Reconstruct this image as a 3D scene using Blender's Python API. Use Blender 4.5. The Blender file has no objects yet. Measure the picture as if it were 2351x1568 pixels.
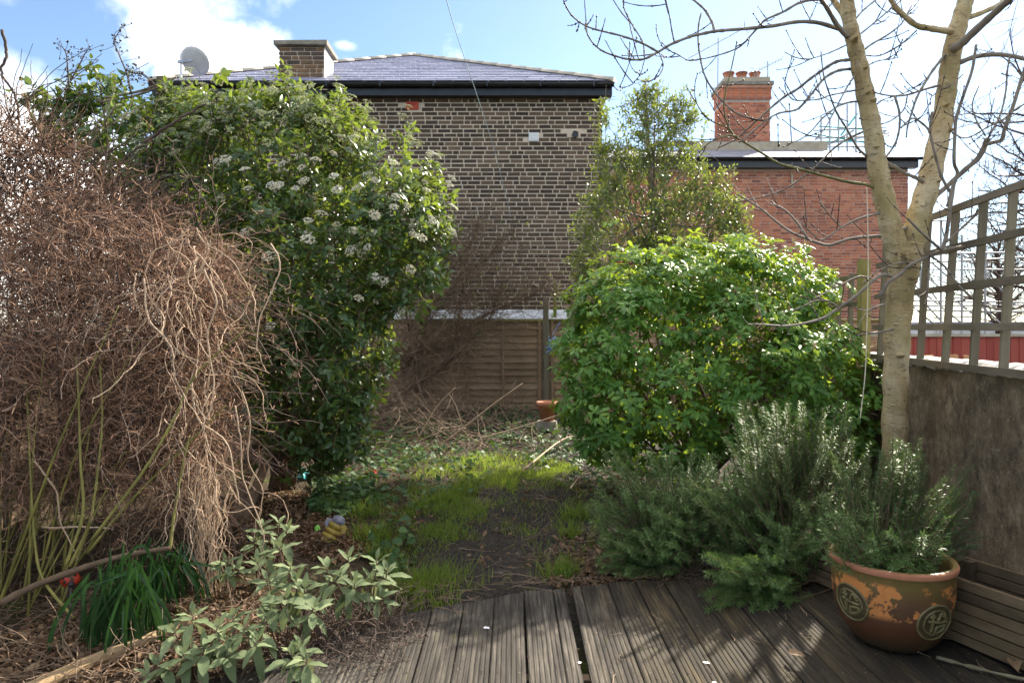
import bpy, math, random
import numpy as np
from mathutils import Vector, Matrix

random.seed(7)
rng = np.random.default_rng(7)
scene = bpy.context.scene
COL = scene.collection
R = math.radians

# ------------------------------------------------------------------ camera, sky, sun, exposure
CAM_H = 1.35
cam_data = bpy.data.cameras.new('camera')
cam = bpy.data.objects.new('camera', cam_data)
COL.objects.link(cam)
cam.location = (0, 0, CAM_H)
cam.rotation_euler = (R(90), 0, 0)
cam_data.sensor_width = 36
cam_data.lens = 24
cam_data.shift_y = -0.0077
cam_data.clip_start = 0.05
cam_data.clip_end = 3000
cam_data.dof.use_dof = True
cam_data.dof.focus_distance = 4.2
cam_data.dof.aperture_fstop = 5.6
scene.camera = cam

SUN_AZ = 53.0      # degrees from +X towards +Y
SUN_EL = 32.0
sdir = Vector((math.cos(R(SUN_AZ)) * math.cos(R(SUN_EL)), math.sin(R(SUN_AZ)) * math.cos(R(SUN_EL)), math.sin(R(SUN_EL))))
sun_data = bpy.data.lights.new('sun', 'SUN')
sun_data.energy = 3.4
sun_data.angle = R(0.55)
sun_data.color = (1.0, 0.91, 0.76)
sun = bpy.data.objects.new('sun', sun_data)
COL.objects.link(sun)
sun.rotation_euler = (-sdir).to_track_quat('-Z', 'Y').to_euler()

scene.view_settings.view_transform = 'Standard'
scene.view_settings.look = 'None'
scene.view_settings.exposure = 2.2
scene.view_settings.gamma = 1.0
scene.view_settings.use_curve_mapping = False
scene.cycles.max_bounces = 6
scene.cycles.diffuse_bounces = 3
scene.cycles.glossy_bounces = 3
scene.cycles.transmission_bounces = 4
scene.cycles.transparent_max_bounces = 8
scene.cycles.sample_clamp_indirect = 6
scene.cycles.adaptive_threshold = 0.02

CLOUD_OFF = (51.0, 7.0, 2.0)  # places the added fill cloud mostly outside the view
world = bpy.data.worlds.new('World')
scene.world = world
world.use_nodes = True
wt = world.node_tree
wt.nodes.clear()
def wn(t, **k):
    n = wt.nodes.new(t)
    for a, b in k.items():
        setattr(n, a, b)
    return n
def wmath(op, a, b=None, clamp=False):
    n = wn('ShaderNodeMath', operation=op)
    n.use_clamp = clamp
    for i, v in enumerate((a, b)):
        if v is None:
            continue
        if isinstance(v, (int, float)):
            n.inputs[i].default_value = v
        else:
            wt.links.new(v, n.inputs[i])
    return n.outputs[0]
w_out = wn('ShaderNodeOutputWorld')
w_sky = wn('ShaderNodeTexSky')
w_sky.sky_type = 'NISHITA'
w_sky.sun_disc = False
w_sky.sun_elevation = R(SUN_EL)
w_sky.sun_rotation = R(90 - SUN_AZ)
w_sky.air_density = 1.0
w_sky.dust_density = 0.05
w_sky.ozone_density = 2.0
w_bg = wn('ShaderNodeBackground')
w_bg.inputs[1].default_value = 0.05
wt.links.new(w_sky.outputs[0], w_bg.inputs[0])
w_tc = wn('ShaderNodeTexCoord')
w_dir = w_tc.outputs['Generated']
w_noise = wn('ShaderNodeTexNoise')
w_noise.inputs['Scale'].default_value = 5.5
w_noise.inputs['Detail'].default_value = 9
w_noise.inputs['Roughness'].default_value = 0.58
wt.links.new(w_dir, w_noise.inputs['Vector'])
w_n = w_noise.outputs[0]
def cloud_blob(px, py, sx, sz, k):
    d = Vector(((px - 1175.5) / 1567, 1, (766 - py) / 1567)).normalized()
    sub = wn('ShaderNodeVectorMath', operation='SUBTRACT')
    wt.links.new(w_dir, sub.inputs[0])
    sub.inputs[1].default_value = d
    mul = wn('ShaderNodeVectorMath', operation='MULTIPLY')
    wt.links.new(sub.outputs[0], mul.inputs[0])
    mul.inputs[1].default_value = (1 / sx, 1 / sx, 1 / sz)
    ln = wn('ShaderNodeVectorMath', operation='LENGTH')
    wt.links.new(mul.outputs[0], ln.inputs[0])
    v = wmath('SUBTRACT', k, ln.outputs['Value'])
    return v
def smooth(v, a, b):
    n = wn('ShaderNodeMapRange', interpolation_type='SMOOTHSTEP')
    wt.links.new(v, n.inputs[0])
    n.inputs[1].default_value = a
    n.inputs[2].default_value = b
    return n.outputs[0]
nz = wmath('MULTIPLY', wmath('SUBTRACT', w_n, 0.5), 2.6)
m1 = smooth(wmath('ADD', cloud_blob(440, 120, .17, .085, 1.0), nz), .1, 1.0)
m1b = smooth(wmath('ADD', cloud_blob(600, 175, .15, .06, 1.0), nz), .1, 1.0)
m1c = smooth(wmath('ADD', cloud_blob(365, 55, .05, .04, 1.0), nz), .1, 1.0)
m2 = smooth(wmath('ADD', cloud_blob(790, 105, .03, .012, 1.0), nz), .25, 2.2)
m3 = smooth(wmath('ADD', cloud_blob(120, 520, .55, .20, 1.0), nz), 0, 1.2)
# broken cloud over the whole sky, added for neutral fill light
w_map = wn('ShaderNodeVectorMath', operation='ADD')
wt.links.new(w_dir, w_map.inputs[0])
w_map.inputs[1].default_value = CLOUD_OFF
w_noise2 = wn('ShaderNodeTexNoise')
w_noise2.inputs['Scale'].default_value = 1.7
w_noise2.inputs['Detail'].default_value = 10
w_noise2.inputs['Roughness'].default_value = 0.56
wt.links.new(w_map.outputs[0], w_noise2.inputs['Vector'])
m4 = smooth(w_noise2.outputs[0], .48, .60)
# bright veil round the sun and along the horizon
dot = wn('ShaderNodeVectorMath', operation='DOT_PRODUCT')
wt.links.new(w_dir, dot.inputs[0])
dot.inputs[1].default_value = sdir
veil = wmath('POWER', wmath('MAXIMUM', dot.outputs['Value'], 0.0), 7.0)
sep = wn('ShaderNodeSeparateXYZ')
wt.links.new(w_dir, sep.inputs[0])
hz = wmath('POWER', wmath('SUBTRACT', 1.0, wmath('ABSOLUTE', sep.outputs[2])), 9.0)
veil = wmath('MULTIPLY', wmath('ADD', wmath('MULTIPLY', veil, .10), wmath('MULTIPLY', hz, .08)), wmath('ADD', .65, wmath('MULTIPLY', w_n, .6)), True)
mask = m1
for m in (m1b, m1c, m2, m3, m4, veil):
    mask = wmath('MAXIMUM', mask, m)
w_bg2 = wn('ShaderNodeBackground')
w_bg2.inputs[0].default_value = (1.0, 0.95, 0.88, 1)
w_bg2.inputs[1].default_value = 1.05  # cloud strength raised for neutral fill light
w_mix = wn('ShaderNodeMixShader')
wt.links.new(wmath('MULTIPLY', mask, .92), w_mix.inputs[0])
wt.links.new(w_bg.outputs[0], w_mix.inputs[1])
wt.links.new(w_bg2.outputs[0], w_mix.inputs[2])
wt.links.new(w_mix.outputs[0], w_out.inputs[0])

# ------------------------------------------------------------------ helpers
FPX = 1567.0
def at(px, py, Y):
    return Vector(((px - 1175.5) / FPX * Y, Y, CAM_H + (766 - py) / FPX * Y))
def gat(px, py, z=0.0):
    Y = (CAM_H - z) * FPX / (py - 766)
    return Vector(((px - 1175.5) / FPX * Y, Y, z))
def gz(x, y):
    x = np.asarray(x, float); y = np.asarray(y, float)
    z = .13 * np.clip((y - 3.6) / 7.4, 0, 1) - .035
    z = z + .018 * np.sin(2.1 * x + 1.3 * y) + .012 * np.sin(4.7 * x - 3.1 * y + 1) + .008 * np.sin(9.3 * x + 7.1 * y) + .006 * np.sin(17 * x - 13 * y + 2)
    bed = np.clip((-.7 - x) / .6, 0, 1) * np.clip((y - 2.2) / .6, 0, 1)
    z = z + .05 * bed
    deck = np.clip((3.75 - y) / .15, 0, 1) * np.clip((x + 1.25) / .3, 0, 1)
    z = z * (1 - deck) + deck * (-.07)
    far = np.clip((np.hypot(x, y) - 14) / 4, 0, 1)
    return z * (1 - far)

def link(o, parent=None, loc=None):
    COL.objects.link(o)
    if parent is not None:
        o.parent = parent
        if parent.type == 'EMPTY':
            o.matrix_parent_inverse = Matrix.Translation(-Vector(parent.location))
    return o
def tag(o, label=None, cat=None, group=None, kind=None):
    if label: o['label'] = label
    if cat: o['category'] = cat
    if group: o['group'] = group
    if kind: o['kind'] = kind
    return o
def empty(name, loc, label=None, cat=None, group=None, kind=None):
    o = bpy.data.objects.new(name, None)
    o.location = loc
    o.empty_display_size = .1
    COL.objects.link(o)
    return tag(o, label, cat, group, kind)

def np_mesh(name, V, F, smooth_=True, tint=None, edges=None):
    """V (n,3), F (m,k) uniform face size"""
    V = np.ascontiguousarray(V, np.float32); F = np.ascontiguousarray(F, np.int32)
    me = bpy.data.meshes.new(name)
    me.vertices.add(len(V)); me.vertices.foreach_set('co', V.ravel())
    k = F.shape[1]
    me.loops.add(F.size); me.loops.foreach_set('vertex_index', F.ravel())
    me.polygons.add(len(F))
    me.polygons.foreach_set('loop_start', np.arange(0, F.size, k, dtype=np.int32))
    me.polygons.foreach_set('use_smooth', np.full(len(F), bool(smooth_)))
    if tint is not None:
        a = me.attributes.new('tint', 'FLOAT', 'FACE')
        a.data.foreach_set('value', np.ascontiguousarray(tint, np.float32))
    me.update(calc_edges=True)
    return me
def mesh_obj(name, me, mat, parent=None, kind=None):
    if mat is not None and len(me.materials) == 0:
        me.materials.append(mat)
    o = bpy.data.objects.new(name, me)
    link(o, parent)
    if kind: o['kind'] = kind
    return o

class MB:
    """collects quads and tris of ONE piece"""
    def __init__(s): s.v = []; s.f = []
    def add(s, V, F):
        o = len(s.v)
        s.v += [tuple(map(float, p)) for p in V]
        s.f += [tuple(int(i) + o for i in f) for f in F]
        return s
    def box(s, c, size, rot=None, jit=0.0, taper=None):
        hx, hy, hz = size[0] / 2, size[1] / 2, size[2] / 2
        P = [Vector((sx * hx, sy * hy, sz * hz)) for sz in (-1, 1) for sy in (-1, 1) for sx in (-1, 1)]
        if taper:
            for p in P:
                if p.z > 0: p.x *= taper; p.y *= taper
        if jit:
            P = [p + Vector([random.uniform(-jit, jit) for _ in range(3)]) for p in P]
        if rot is not None:
            P = [rot @ p for p in P]
        P = [p + Vector(c) for p in P]
        return s.add(P, [(0, 2, 3, 1), (4, 5, 7, 6), (0, 1, 5, 4), (2, 6, 7, 3), (0, 4, 6, 2), (1, 3, 7, 5)])
    def beam(s, a, b, w, h, up=Vector((0, 0, 1))):
        a = Vector(a); b = Vector(b); t = (b - a).normalized()
        x = t.cross(up)
        if x.length < 1e-4: x = t.cross(Vector((0, 1, 0)))
        x.normalize(); y = x.cross(t)
        rot = Matrix((x, t, y)).transposed()
        return s.box((a + b) / 2, (w, (b - a).length, h), rot)
    def tube(s, pts, rad, n=8, cap=True):
        V, F = tube_np(np.array([tuple(p) for p in pts]), rad, n, cap)
        return s.add(V, F)
    def lathe(s, prof, c=(0, 0, 0), n=32):
        c = Vector(c); V = []; F = []
        for r, z in prof:
            for i in range(n):
                a = 2 * math.pi * i / n
                V.append((c.x + r * math.cos(a), c.y + r * math.sin(a), c.z + z))
        for j in range(len(prof) - 1):
            for i in range(n):
                k = (i + 1) % n
                F.append((j * n + i, j * n + k, (j + 1) * n + k, (j + 1) * n + i))
        return s.add(V, F)
    def mesh(s, name, smooth_=False):
        me = bpy.data.meshes.new(name)
        me.from_pydata(s.v, [], s.f)
        if smooth_:
            me.polygons.foreach_set('use_smooth', np.ones(len(me.polygons), bool))
        me.update()
        return me
    def build(s, name, mat, parent=None, smooth_=False, bevel=0, kind=None):
        o = mesh_obj(name, s.mesh(name, smooth_), mat, parent, kind)
        if bevel:
            m = o.modifiers.new('bevel', 'BEVEL'); m.width = bevel; m.segments = 2; m.limit_method = 'ANGLE'
        return o

def catmull(P, m=6):
    P = np.asarray([tuple(p) for p in P], float)
    if len(P) < 3: 
        return np.linspace(P[0], P[-1], m + 1)
    Q = np.vstack([2 * P[0] - P[1], P, 2 * P[-1] - P[-2]])
    out = []
    for i in range(1, len(Q) - 2):
        p0, p1, p2, p3 = Q[i - 1:i + 3]
        for t in np.linspace(0, 1, m, endpoint=False):
            out.append(.5 * ((2 * p1) + (-p0 + p2) * t + (2 * p0 - 5 * p1 + 4 * p2 - p3) * t * t + (-p0 + 3 * p1 - 3 * p2 + p3) * t ** 3))
    out.append(P[-1])
    return np.array(out)
def tube_np(P, rad, n=8, cap=True):
    P = np.asarray(P, float); M = len(P)
    r = np.broadcast_to(np.asarray(rad, float), (M,)) if np.ndim(rad) <= 1 else rad
    T = np.gradient(P, axis=0); T /= np.linalg.norm(T, axis=1, keepdims=True) + 1e-12
    ref = np.array([0, 0, 1.0]) if abs(T[0, 2]) < .9 else np.array([1.0, 0, 0])
    N = np.zeros_like(P); v = ref - T[0] * np.dot(ref, T[0]); N[0] = v / np.linalg.norm(v)
    for i in range(1, M):
        v = N[i - 1] - T[i] * np.dot(N[i - 1], T[i]); N[i] = v / (np.linalg.norm(v) + 1e-12)
    B = np.cross(T, N)
    a = np.arange(n) * 2 * np.pi / n
    V = P[:, None] + r[:, None, None] * (np.cos(a)[None, :, None] * N[:, None] + np.sin(a)[None, :, None] * B[:, None])
    i = np.arange(M - 1)[:, None] * n; j = np.arange(n)[None]
    k = (j + 1) % n
    F = np.stack([i + j, i + k, i + n + k, i + n + j], -1).reshape(-1, 4)
    V = V.reshape(-1, 3); F = [tuple(f) for f in F]
    if cap:
        F.append(tuple(range(n))[::-1]); F.append(tuple(range((M - 1) * n, M * n)))
    return V, F
def curves_mesh(name, P, rad, n=3, tint=None):
    """P (K,M,3), rad (K,M) -> one mesh of K thin tubes"""
    P = np.asarray(P, float); K, M, _ = P.shape
    T = np.gradient(P, axis=1); T /= np.linalg.norm(T, axis=2, keepdims=True) + 1e-12
    ref = rng.normal(size=(K, 1, 3)); N = np.cross(T, ref); N /= np.linalg.norm(N, axis=2, keepdims=True) + 1e-9
    B = np.cross(T, N)
    a = np.arange(n) * 2 * np.pi / n
    V = P[:, :, None] + rad[:, :, None, None] * (np.cos(a)[:, None] * N[:, :, None] + np.sin(a)[:, None] * B[:, :, None])
    base = (np.arange(K) * M * n)[:, None, None] + (np.arange(M - 1) * n)[None, :, None]
    j = np.arange(n)[None, None]; k = (j + 1) % n
    F = np.stack([base + j, base + k, base + n + k, base + n + j], -1).reshape(-1, 4)
    t = None
    if tint is not None:
        t = np.repeat(1 + np.asarray(tint), (M - 1) * n)
    return np_mesh(name, V.reshape(-1, 3), F, True, t)

def instance_mesh(name, TV, TF, Rm, pos, tint=None):
    """TV (n,3) TF (m,k) template, Rm (K,3,3) pos (K,3): one joined mesh"""
    K = len(pos); n = len(TV)
    V = np.einsum('kij,nj->kni', Rm, TV) + pos[:, None]
    F = (TF[None] + (np.arange(K) * n)[:, None, None]).reshape(-1, TF.shape[1])
    t = rng.random(K) if tint is None else tint
    return np_mesh(name, V.reshape(-1, 3), F, True, np.repeat(1 + t, len(TF)))
def leaf_template(width=.42, fold=.12, curl=.18, stations=((0, .08), (.18, .62), (.45, 1.0), (.75, .66), (1, .02)), wave=0.0):
    V = []; F = []
    for i, (y, w) in enumerate(stations):
        wx = w * width / 2
        z = -curl * y * y
        zz = fold * wx + wave * math.sin(i * 2.1)
        V += [(-wx, y, z + zz * 2), (0, y, z), (wx, y, z + zz * 2)]
    for i in range(len(stations) - 1):
        a = i * 3
        F += [(a, a + 1, a + 4, a + 3), (a + 1, a + 2, a + 5, a + 4)]
    return np.array(V, float), np.array(F, int)
def frames(d, up):
    d = d / (np.linalg.norm(d, axis=1, keepdims=True) + 1e-9)
    s = np.cross(d, up); s /= np.linalg.norm(s, axis=1, keepdims=True) + 1e-9
    n = np.cross(s, d)
    return np.stack([s, d, n], -1)
def nrm(a): return a / (np.linalg.norm(a, axis=-1, keepdims=True) + 1e-9)
def in_view(P):
    u = P[:, 0] / P[:, 1]; v = (P[:, 2] - CAM_H) / P[:, 1]
    return (P[:, 1] > .5) & (np.abs(u) < .745) & (v < .485) & (v > -.505)
def leaves(parent, name, part, tmpl, Rm, pos, mat, n_parts=300, stuff_name=None):
    """the n_parts leaves that show largest are parts of their own, the rest one part"""
    TV, TF = tmpl
    size = np.linalg.norm(Rm[:, :, 1], axis=1)
    score = size / np.linalg.norm(pos - np.array([0, 0, CAM_H]), axis=1)
    score = np.where(in_view(pos), score, 0) 
    order = np.argsort(-score)
    near = order[:n_parts]; rest = order[n_parts:]
    me = np_mesh(part, TV, TF); me.materials.append(mat)
    for i in near:
        o = bpy.data.objects.new(part, me)
        M = Matrix([list(Rm[i][r]) + [pos[i][r]] for r in range(3)] + [[0, 0, 0, 1]])
        link(o, parent)
        o.matrix_basis = M
    if len(rest):
        mesh_obj(stuff_name or 'foliage', instance_mesh('foliage', TV, TF, Rm[rest], pos[rest]), mat, parent, 'stuff')

# ------------------------------------------------------------------ materials
def new_mat(name):
    m = bpy.data.materials.new(name); m.use_nodes = True
    nt = m.node_tree; nt.nodes.clear()
    out = nt.nodes.new('ShaderNodeOutputMaterial')
    return m, nt, out
class NT:
    def __init__(s, name):
        s.m, s.nt, s.out = new_mat(name)
    def n(s, t, **k):
        x = s.nt.nodes.new(t)
        for a, b in k.items(): setattr(x, a, b)
        return x
    def l(s, a, b): s.nt.links.new(a, b)
    def setin(s, sock, v):
        if v is None: return
        if hasattr(v, 'is_output') or isinstance(v, bpy.types.NodeSocket): s.l(v, sock)
        elif isinstance(v, (int, float)): sock.default_value = v
        else: sock.default_value = tuple(v) if len(v) != 3 or sock.type == 'VECTOR' else (*v, 1)
    def math(s, op, a, b=None, clamp=False):
        x = s.n('ShaderNodeMath', operation=op); x.use_clamp = clamp
        s.setin(x.inputs[0], a); s.setin(x.inputs[1], b)
        return x.outputs[0]
    def pos(s, kind='pos', scale=(1, 1, 1)):
        if kind == 'pos': o = s.n('ShaderNodeNewGeometry').outputs['Position']
        else: o = s.n('ShaderNodeTexCoord').outputs['Object']
        if scale != (1, 1, 1):
            x = s.n('ShaderNodeVectorMath', operation='MULTIPLY'); s.l(o, x.inputs[0]); x.inputs[1].default_value = scale
            o = x.outputs[0]
        return o
    def noise(s, scale, detail=4, rough=.55, vec=None, dist=0):
        x = s.n('ShaderNodeTexNoise'); x.inputs['Scale'].default_value = scale
        x.inputs['Detail'].default_value = detail; x.inputs['Roughness'].default_value = rough
        x.inputs['Distortion'].default_value = dist
        s.l(vec if vec is not None else s.pos(), x.inputs['Vector'])
        return x.outputs[0]
    def ramp(s, fac, stops):
        x = s.n('ShaderNodeValToRGB'); e = x.color_ramp.elements
        while len(e) < len(stops): e.new(.5)
        for i, (p, c) in enumerate(stops):
            e[i].position = p; e[i].color = (*c, 1) if len(c) == 3 else c
        s.l(fac, x.inputs[0]); return x.outputs[0]
    def range(s, v, a, b, c=0, d=1):
        x = s.n('ShaderNodeMapRange'); s.l(v, x.inputs[0])
        for i, q in enumerate((a, b, c, d)): x.inputs[i + 1].default_value = q
        return x.outputs[0]
    def mix(s, fac, a, b, mode='MIX'):
        x = s.n('ShaderNodeMix', data_type='RGBA', blend_type=mode)
        s.setin(x.inputs[0], fac); s.setin(x.inputs[6], a); s.setin(x.inputs[7], b)
        return x.outputs[2]
    def tint(s):
        a = s.n('ShaderNodeAttribute', attribute_name='tint').outputs['Fac']
        r = s.n('ShaderNodeObjectInfo').outputs['Random']
        has = s.math('GREATER_THAN', a, .5)
        x = s.n('ShaderNodeMix', data_type='FLOAT')
        s.l(has, x.inputs[0]); s.l(r, x.inputs[2]); s.l(s.math('SUBTRACT', a, 1.0), x.inputs[3])
        return x.outputs[0]
    def bump(s, h, strength=.3, dist=.01):
        x = s.n('ShaderNodeBump'); x.inputs['Strength'].default_value = strength; x.inputs['Distance'].default_value = dist
        s.l(h, x.inputs['Height']); return x.outputs[0]
    def bsdf(s, col, rough=.7, normal=None, metal=0, spec=.5, coat=0):
        x = s.n('ShaderNodeBsdfPrincipled')
        s.setin(x.inputs['Base Color'], col); s.setin(x.inputs['Roughness'], rough)
        x.inputs['Metallic'].default_value = metal; x.inputs['Specular IOR Level'].default_value = spec
        x.inputs['Coat Weight'].default_value = coat
        if normal is not None: s.l(normal, x.inputs['Normal'])
        return x.outputs[0]
    def done(s, sh):
        s.l(sh, s.out.inputs[0]); return s.m

def leaf_mat(name, stops, rough=.42, trans=.35, tcol=None, spec=.5, patch=6.0, back=None, bumpy=0):
    t = NT(name)
    v = t.math('ADD', t.math('MULTIPLY', t.tint(), .65), t.math('MULTIPLY', t.noise(patch, 2), .5))
    v = t.math('SUBTRACT', v, .07, True)
    c = t.ramp(v, stops)
    if back is not None:
        bf = t.n('ShaderNodeNewGeometry').outputs['Backfacing']
        c = t.mix(bf, c, back)
    p = t.bsdf(c, rough, t.bump(t.noise(bumpy, 3, .6), .6, .003) if bumpy else None, 0, spec)
    tr = t.n('ShaderNodeBsdfTranslucent')
    t.l(t.mix(.6, c, tcol or (.16, .26, .02)), tr.inputs[0])
    mx = t.n('ShaderNodeMixShader'); mx.inputs[0].default_value = trans
    t.l(p, mx.inputs[1]); t.l(tr.outputs[0], mx.inputs[2])
    return t.done(mx.outputs[0])
def simple_mat(name, a, b, scale=8, rough=.75, bump=.2, bscale=40, metal=0, spec=.4, tinted=0, stretch=(1, 1, 1), detail=5, bdist=.004):
    t = NT(name)
    P = t.pos('pos', stretch)
    f = t.noise(scale, detail, .6, P)
    f = t.range(f, .3, .7)
    if tinted:
        f = t.math('ADD', t.math('MULTIPLY', f, 1 - tinted), t.math('MULTIPLY', t.tint(), tinted))
    c = t.mix(f, a, b)
    nr = t.bump(t.noise(bscale, 4, .6, P), bump, bdist) if bump else None
    return t.done(t.bsdf(c, rough, nr, metal, spec))

M = {}
def wood_mat(name, cols, axis='y', scale=30, green=0.0, rough=.85, tinted=.35, bump=.5):
    t = NT(name)
    st = {'x': (.06, 1, 1), 'y': (1, .06, 1), 'z': (1, 1, .06)}[axis]
    P = t.pos('pos', st)
    g = t.noise(scale, 6, .65, P)
    big = t.noise(2.2, 4, .6)
    f = t.math('ADD', t.math('MULTIPLY', t.range(g, .25, .75), .5), t.math('MULTIPLY', t.tint(), tinted))
    f = t.math('ADD', f, t.math('MULTIPLY', t.math('SUBTRACT', big, .4), .5), True)
    c = t.ramp(f, [(0, cols[0]), (.5, cols[1]), (1, cols[2])])
    if green:
        mo = t.range(t.noise(3.5, 5, .65), .5, .75)
        c = t.mix(t.math('MULTIPLY', mo, green), c, (.075, .085, .018))
    return t.done(t.bsdf(c, rough, t.bump(g, bump, .004), 0, .25))
M['fence'] = wood_mat('fence_wood', [(.17, .105, .06), (.32, .21, .13), (.46, .33, .215)], 'x', 24, .35)
M['post'] = wood_mat('post_wood', [(.09, .075, .05), (.17, .145, .10), (.26, .22, .15)], 'z', 26, .5)
M['greenpost'] = wood_mat('green_post_wood', [(.12, .11, .03), (.24, .21, .07), (.34, .30, .12)], 'z', 26, .8)
M['trellis'] = wood_mat('trellis_wood', [(.09, .075, .055), (.17, .14, .10), (.26, .22, .165)], 'y', 26, .25)
M['planter'] = wood_mat('planter_wood', [(.05, .036, .022), (.12, .085, .05), (.20, .145, .09)], 'y', 30, .2)
M['brushedwood'] = wood_mat('log_wood', [(.16, .11, .06), (.26, .18, .10), (.36, .26, .16)], 'x', 16, .1)

def brick_mat(name, stops, sc=14):
    t = NT(name)
    n = t.noise(sc, 4, .6)
    v = t.math('ADD', t.math('MULTIPLY', t.tint(), .75), t.math('MULTIPLY', n, .35))
    v = t.math('SUBTRACT', v, .06, True)
    c = t.ramp(v, stops)
    c = t.mix(t.range(t.noise(60, 3, .7), .45, .8, 0, .30), c, (.25, .20, .15))
    c = t.mix(t.range(t.noise(.9, 5, .65), .42, .68, 0, .45), c, (.045, .036, .032))
    return t.done(t.bsdf(c, .9, t.bump(t.noise(90, 3), .4, .004), 0, .2))
M['brick_dark'] = brick_mat('stock_brick', [(0, (.034, .026, .023)), (.35, (.066, .047, .037)), (.62, (.108, .075, .054)), (.85, (.17, .118, .08)), (1, (.25, .17, .105))])
M['brick_chimney'] = brick_mat('chimney_brick', [(0, (.05, .045, .045)), (.35, (.11, .085, .075)), (.6, (.22, .13, .075)), (1, (.36, .21, .10))])
M['brick_red'] = brick_mat('red_brick', [(0, (.20, .08, .065)), (.3, (.42, .14, .08)), (.7, (.56, .20, .105)), (1, (.60, .32, .20))])
M['mortar'] = simple_mat('mortar', (.52, .43, .335), (.64, .54, .43), 9, .95, .4, 60)
M['mortar_red'] = simple_mat('mortar_red', (.40, .33, .28), (.52, .44, .38), 9, .95, .4, 60)
def slate_mat(name, a, b):
    t = NT(name)
    f = t.math('ADD', t.math('MULTIPLY', t.tint(), .6), t.math('MULTIPLY', t.noise(5, 4), .5), True)
    return t.done(t.bsdf(t.mix(f, a, b), .42, t.bump(t.noise(30, 3), .15, .003), 0, .6))
M['slate'] = slate_mat('slate', (.14, .15, .24), (.33, .34, .47))
M['leadroof'] = simple_mat('felt_roof', (.15, .15, .18), (.23, .23, .27), 3, .75, .1, 20)
M['ridge'] = simple_mat('ridge_tile', (.36, .32, .25), (.52, .46, .38), 4, .85, .3, 50, tinted=.4)
M['black'] = simple_mat('black_plastic', (.012, .012, .014), (.025, .025, .03), 6, .35, .05, 30, spec=.5)
M['white_render'] = simple_mat('white_render', (.70, .68, .63), (.82, .80, .76), 4, .9, .2, 60)
M['white_plastic'] = simple_mat('white_plastic', (.70, .72, .74), (.82, .83, .84), 5, .4, .03, 30)
M['concrete'] = simple_mat('concrete', (.16, .145, .12), (.32, .29, .24), 6, .95, .5, 40)
M['stone_pale'] = simple_mat('pale_stone', (.34, .29, .21), (.48, .42, .32), 5, .95, .4, 40)
M['terracotta'] = simple_mat('terracotta', (.30, .11, .06), (.46, .20, .11), 7, .85, .2, 60)
M['vent_red'] = simple_mat('air_brick_red', (.42, .06, .035), (.55, .10, .06), 8, .7, .1, 60)
M['metal'] = simple_mat('grey_metal', (.30, .31, .33), (.45, .46, .48), 8, .4, .05, 40, metal=.6)
M['pale_metal'] = simple_mat('pale_metal', (.42, .43, .44), (.60, .61, .62), 8, .5, .05, 40)
M['dish'] = simple_mat('dish_grey', (.52, .53, .56), (.62, .63, .66), 6, .5, .05, 40)
M['teal'] = simple_mat('teal_paint', (.05, .36, .36), (.14, .48, .46), 6, .5, .05, 30)
M['scaffold'] = simple_mat('scaffold_steel', (.26, .27, .28), (.44, .45, .46), 6, .45, .05, 30, metal=.4)
M['red_paint'] = simple_mat('red_fence_paint', (.24, .035, .025), (.40, .09, .06), 5, .7, .2, 30, tinted=.5, stretch=(1, 1, .1))
M['orange_board'] = simple_mat('orange_board', (.50, .24, .10), (.62, .34, .16), 5, .8, .1, 30)
M['black_wire'] = simple_mat('wire', (.25, .36, .42), (.32, .44, .50), 5, .5, 0)
M['string'] = simple_mat('string', (.55, .48, .36), (.68, .60, .46), 20, .9, 0)

# garden wall: stained cement render
t = NT('stained_render')
n1 = t.noise(3.4, 7, .7); n2 = t.noise(18, 6, .7, t.pos('pos', (1, 1, .6))); n3 = t.noise(1.1, 3)
c = t.ramp(t.math('ADD', t.math('MULTIPLY', n1, .6), t.math('MULTIPLY', n2, .4)), [(.30, (.055, .042, .029)), (.45, (.13, .098, .064)), (.55, (.21, .16, .105)), (.66, (.40, .33, .235))])
c = t.mix(t.range(n3, .45, .7, 0, .5), c, (.10, .075, .05))
c = t.mix(t.range(t.noise(26, 6, .75), .57, .63, 0, .55), c, (.34, .29, .215))
c = t.mix(t.range(t.noise(7, 7, .75), .54, .60, 0, .6), c, (.055, .044, .034))
M['wall_render'] = t.done(t.bsdf(c, .95, t.bump(t.math('ADD', n2, t.noise(60, 5, .7)), .8, .012), 0, .2))
M['moss_stone'] = None
t = NT('mossy_coping')
n1 = t.noise(9, 5, .7)
c = t.mix(t.range(n1, .45, .62), (.10, .10, .11), (.09, .10, .02))
c = t.mix(t.range(t.noise(4, 3), .4, .65), (.30, .31, .34), c)
M['moss_stone'] = t.done(t.bsdf(c, .9, t.bump(t.noise(50, 4), .6, .008), 0, .2))

# decking: weathered grooved softwood
t = NT('deck_wood')
P = t.pos('pos', (1, .05, 1))
g = t.noise(70, 6, .7, P); g2 = t.noise(16, 5, .65, t.pos('pos', (1, .12, 1))); big = t.noise(1.6, 4, .6)
f = t.math('ADD', t.math('MULTIPLY', g, .5), t.math('MULTIPLY', g2, .5))
grey = t.ramp(f, [(.36, (.010, .009, .008)), (.48, (.042, .036, .030)), (.56, (.088, .076, .062)), (.68, (.19, .165, .135))])  # board tones darkened to stand in for shade of the house behind the camera
brown = t.ramp(f, [(.36, (.008, .006, .005)), (.48, (.028, .021, .013)), (.56, (.060, .045, .024)), (.70, (.14, .10, .045))])
sx = t.n('ShaderNodeSeparateXYZ'); t.l(t.pos(), sx.inputs[0])
side = t.range(t.math('ADD', sx.outputs[0], t.math('MULTIPLY', t.math('SUBTRACT', big, .5), .9)), .25, .75)
c = t.mix(side, grey, brown)
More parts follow.
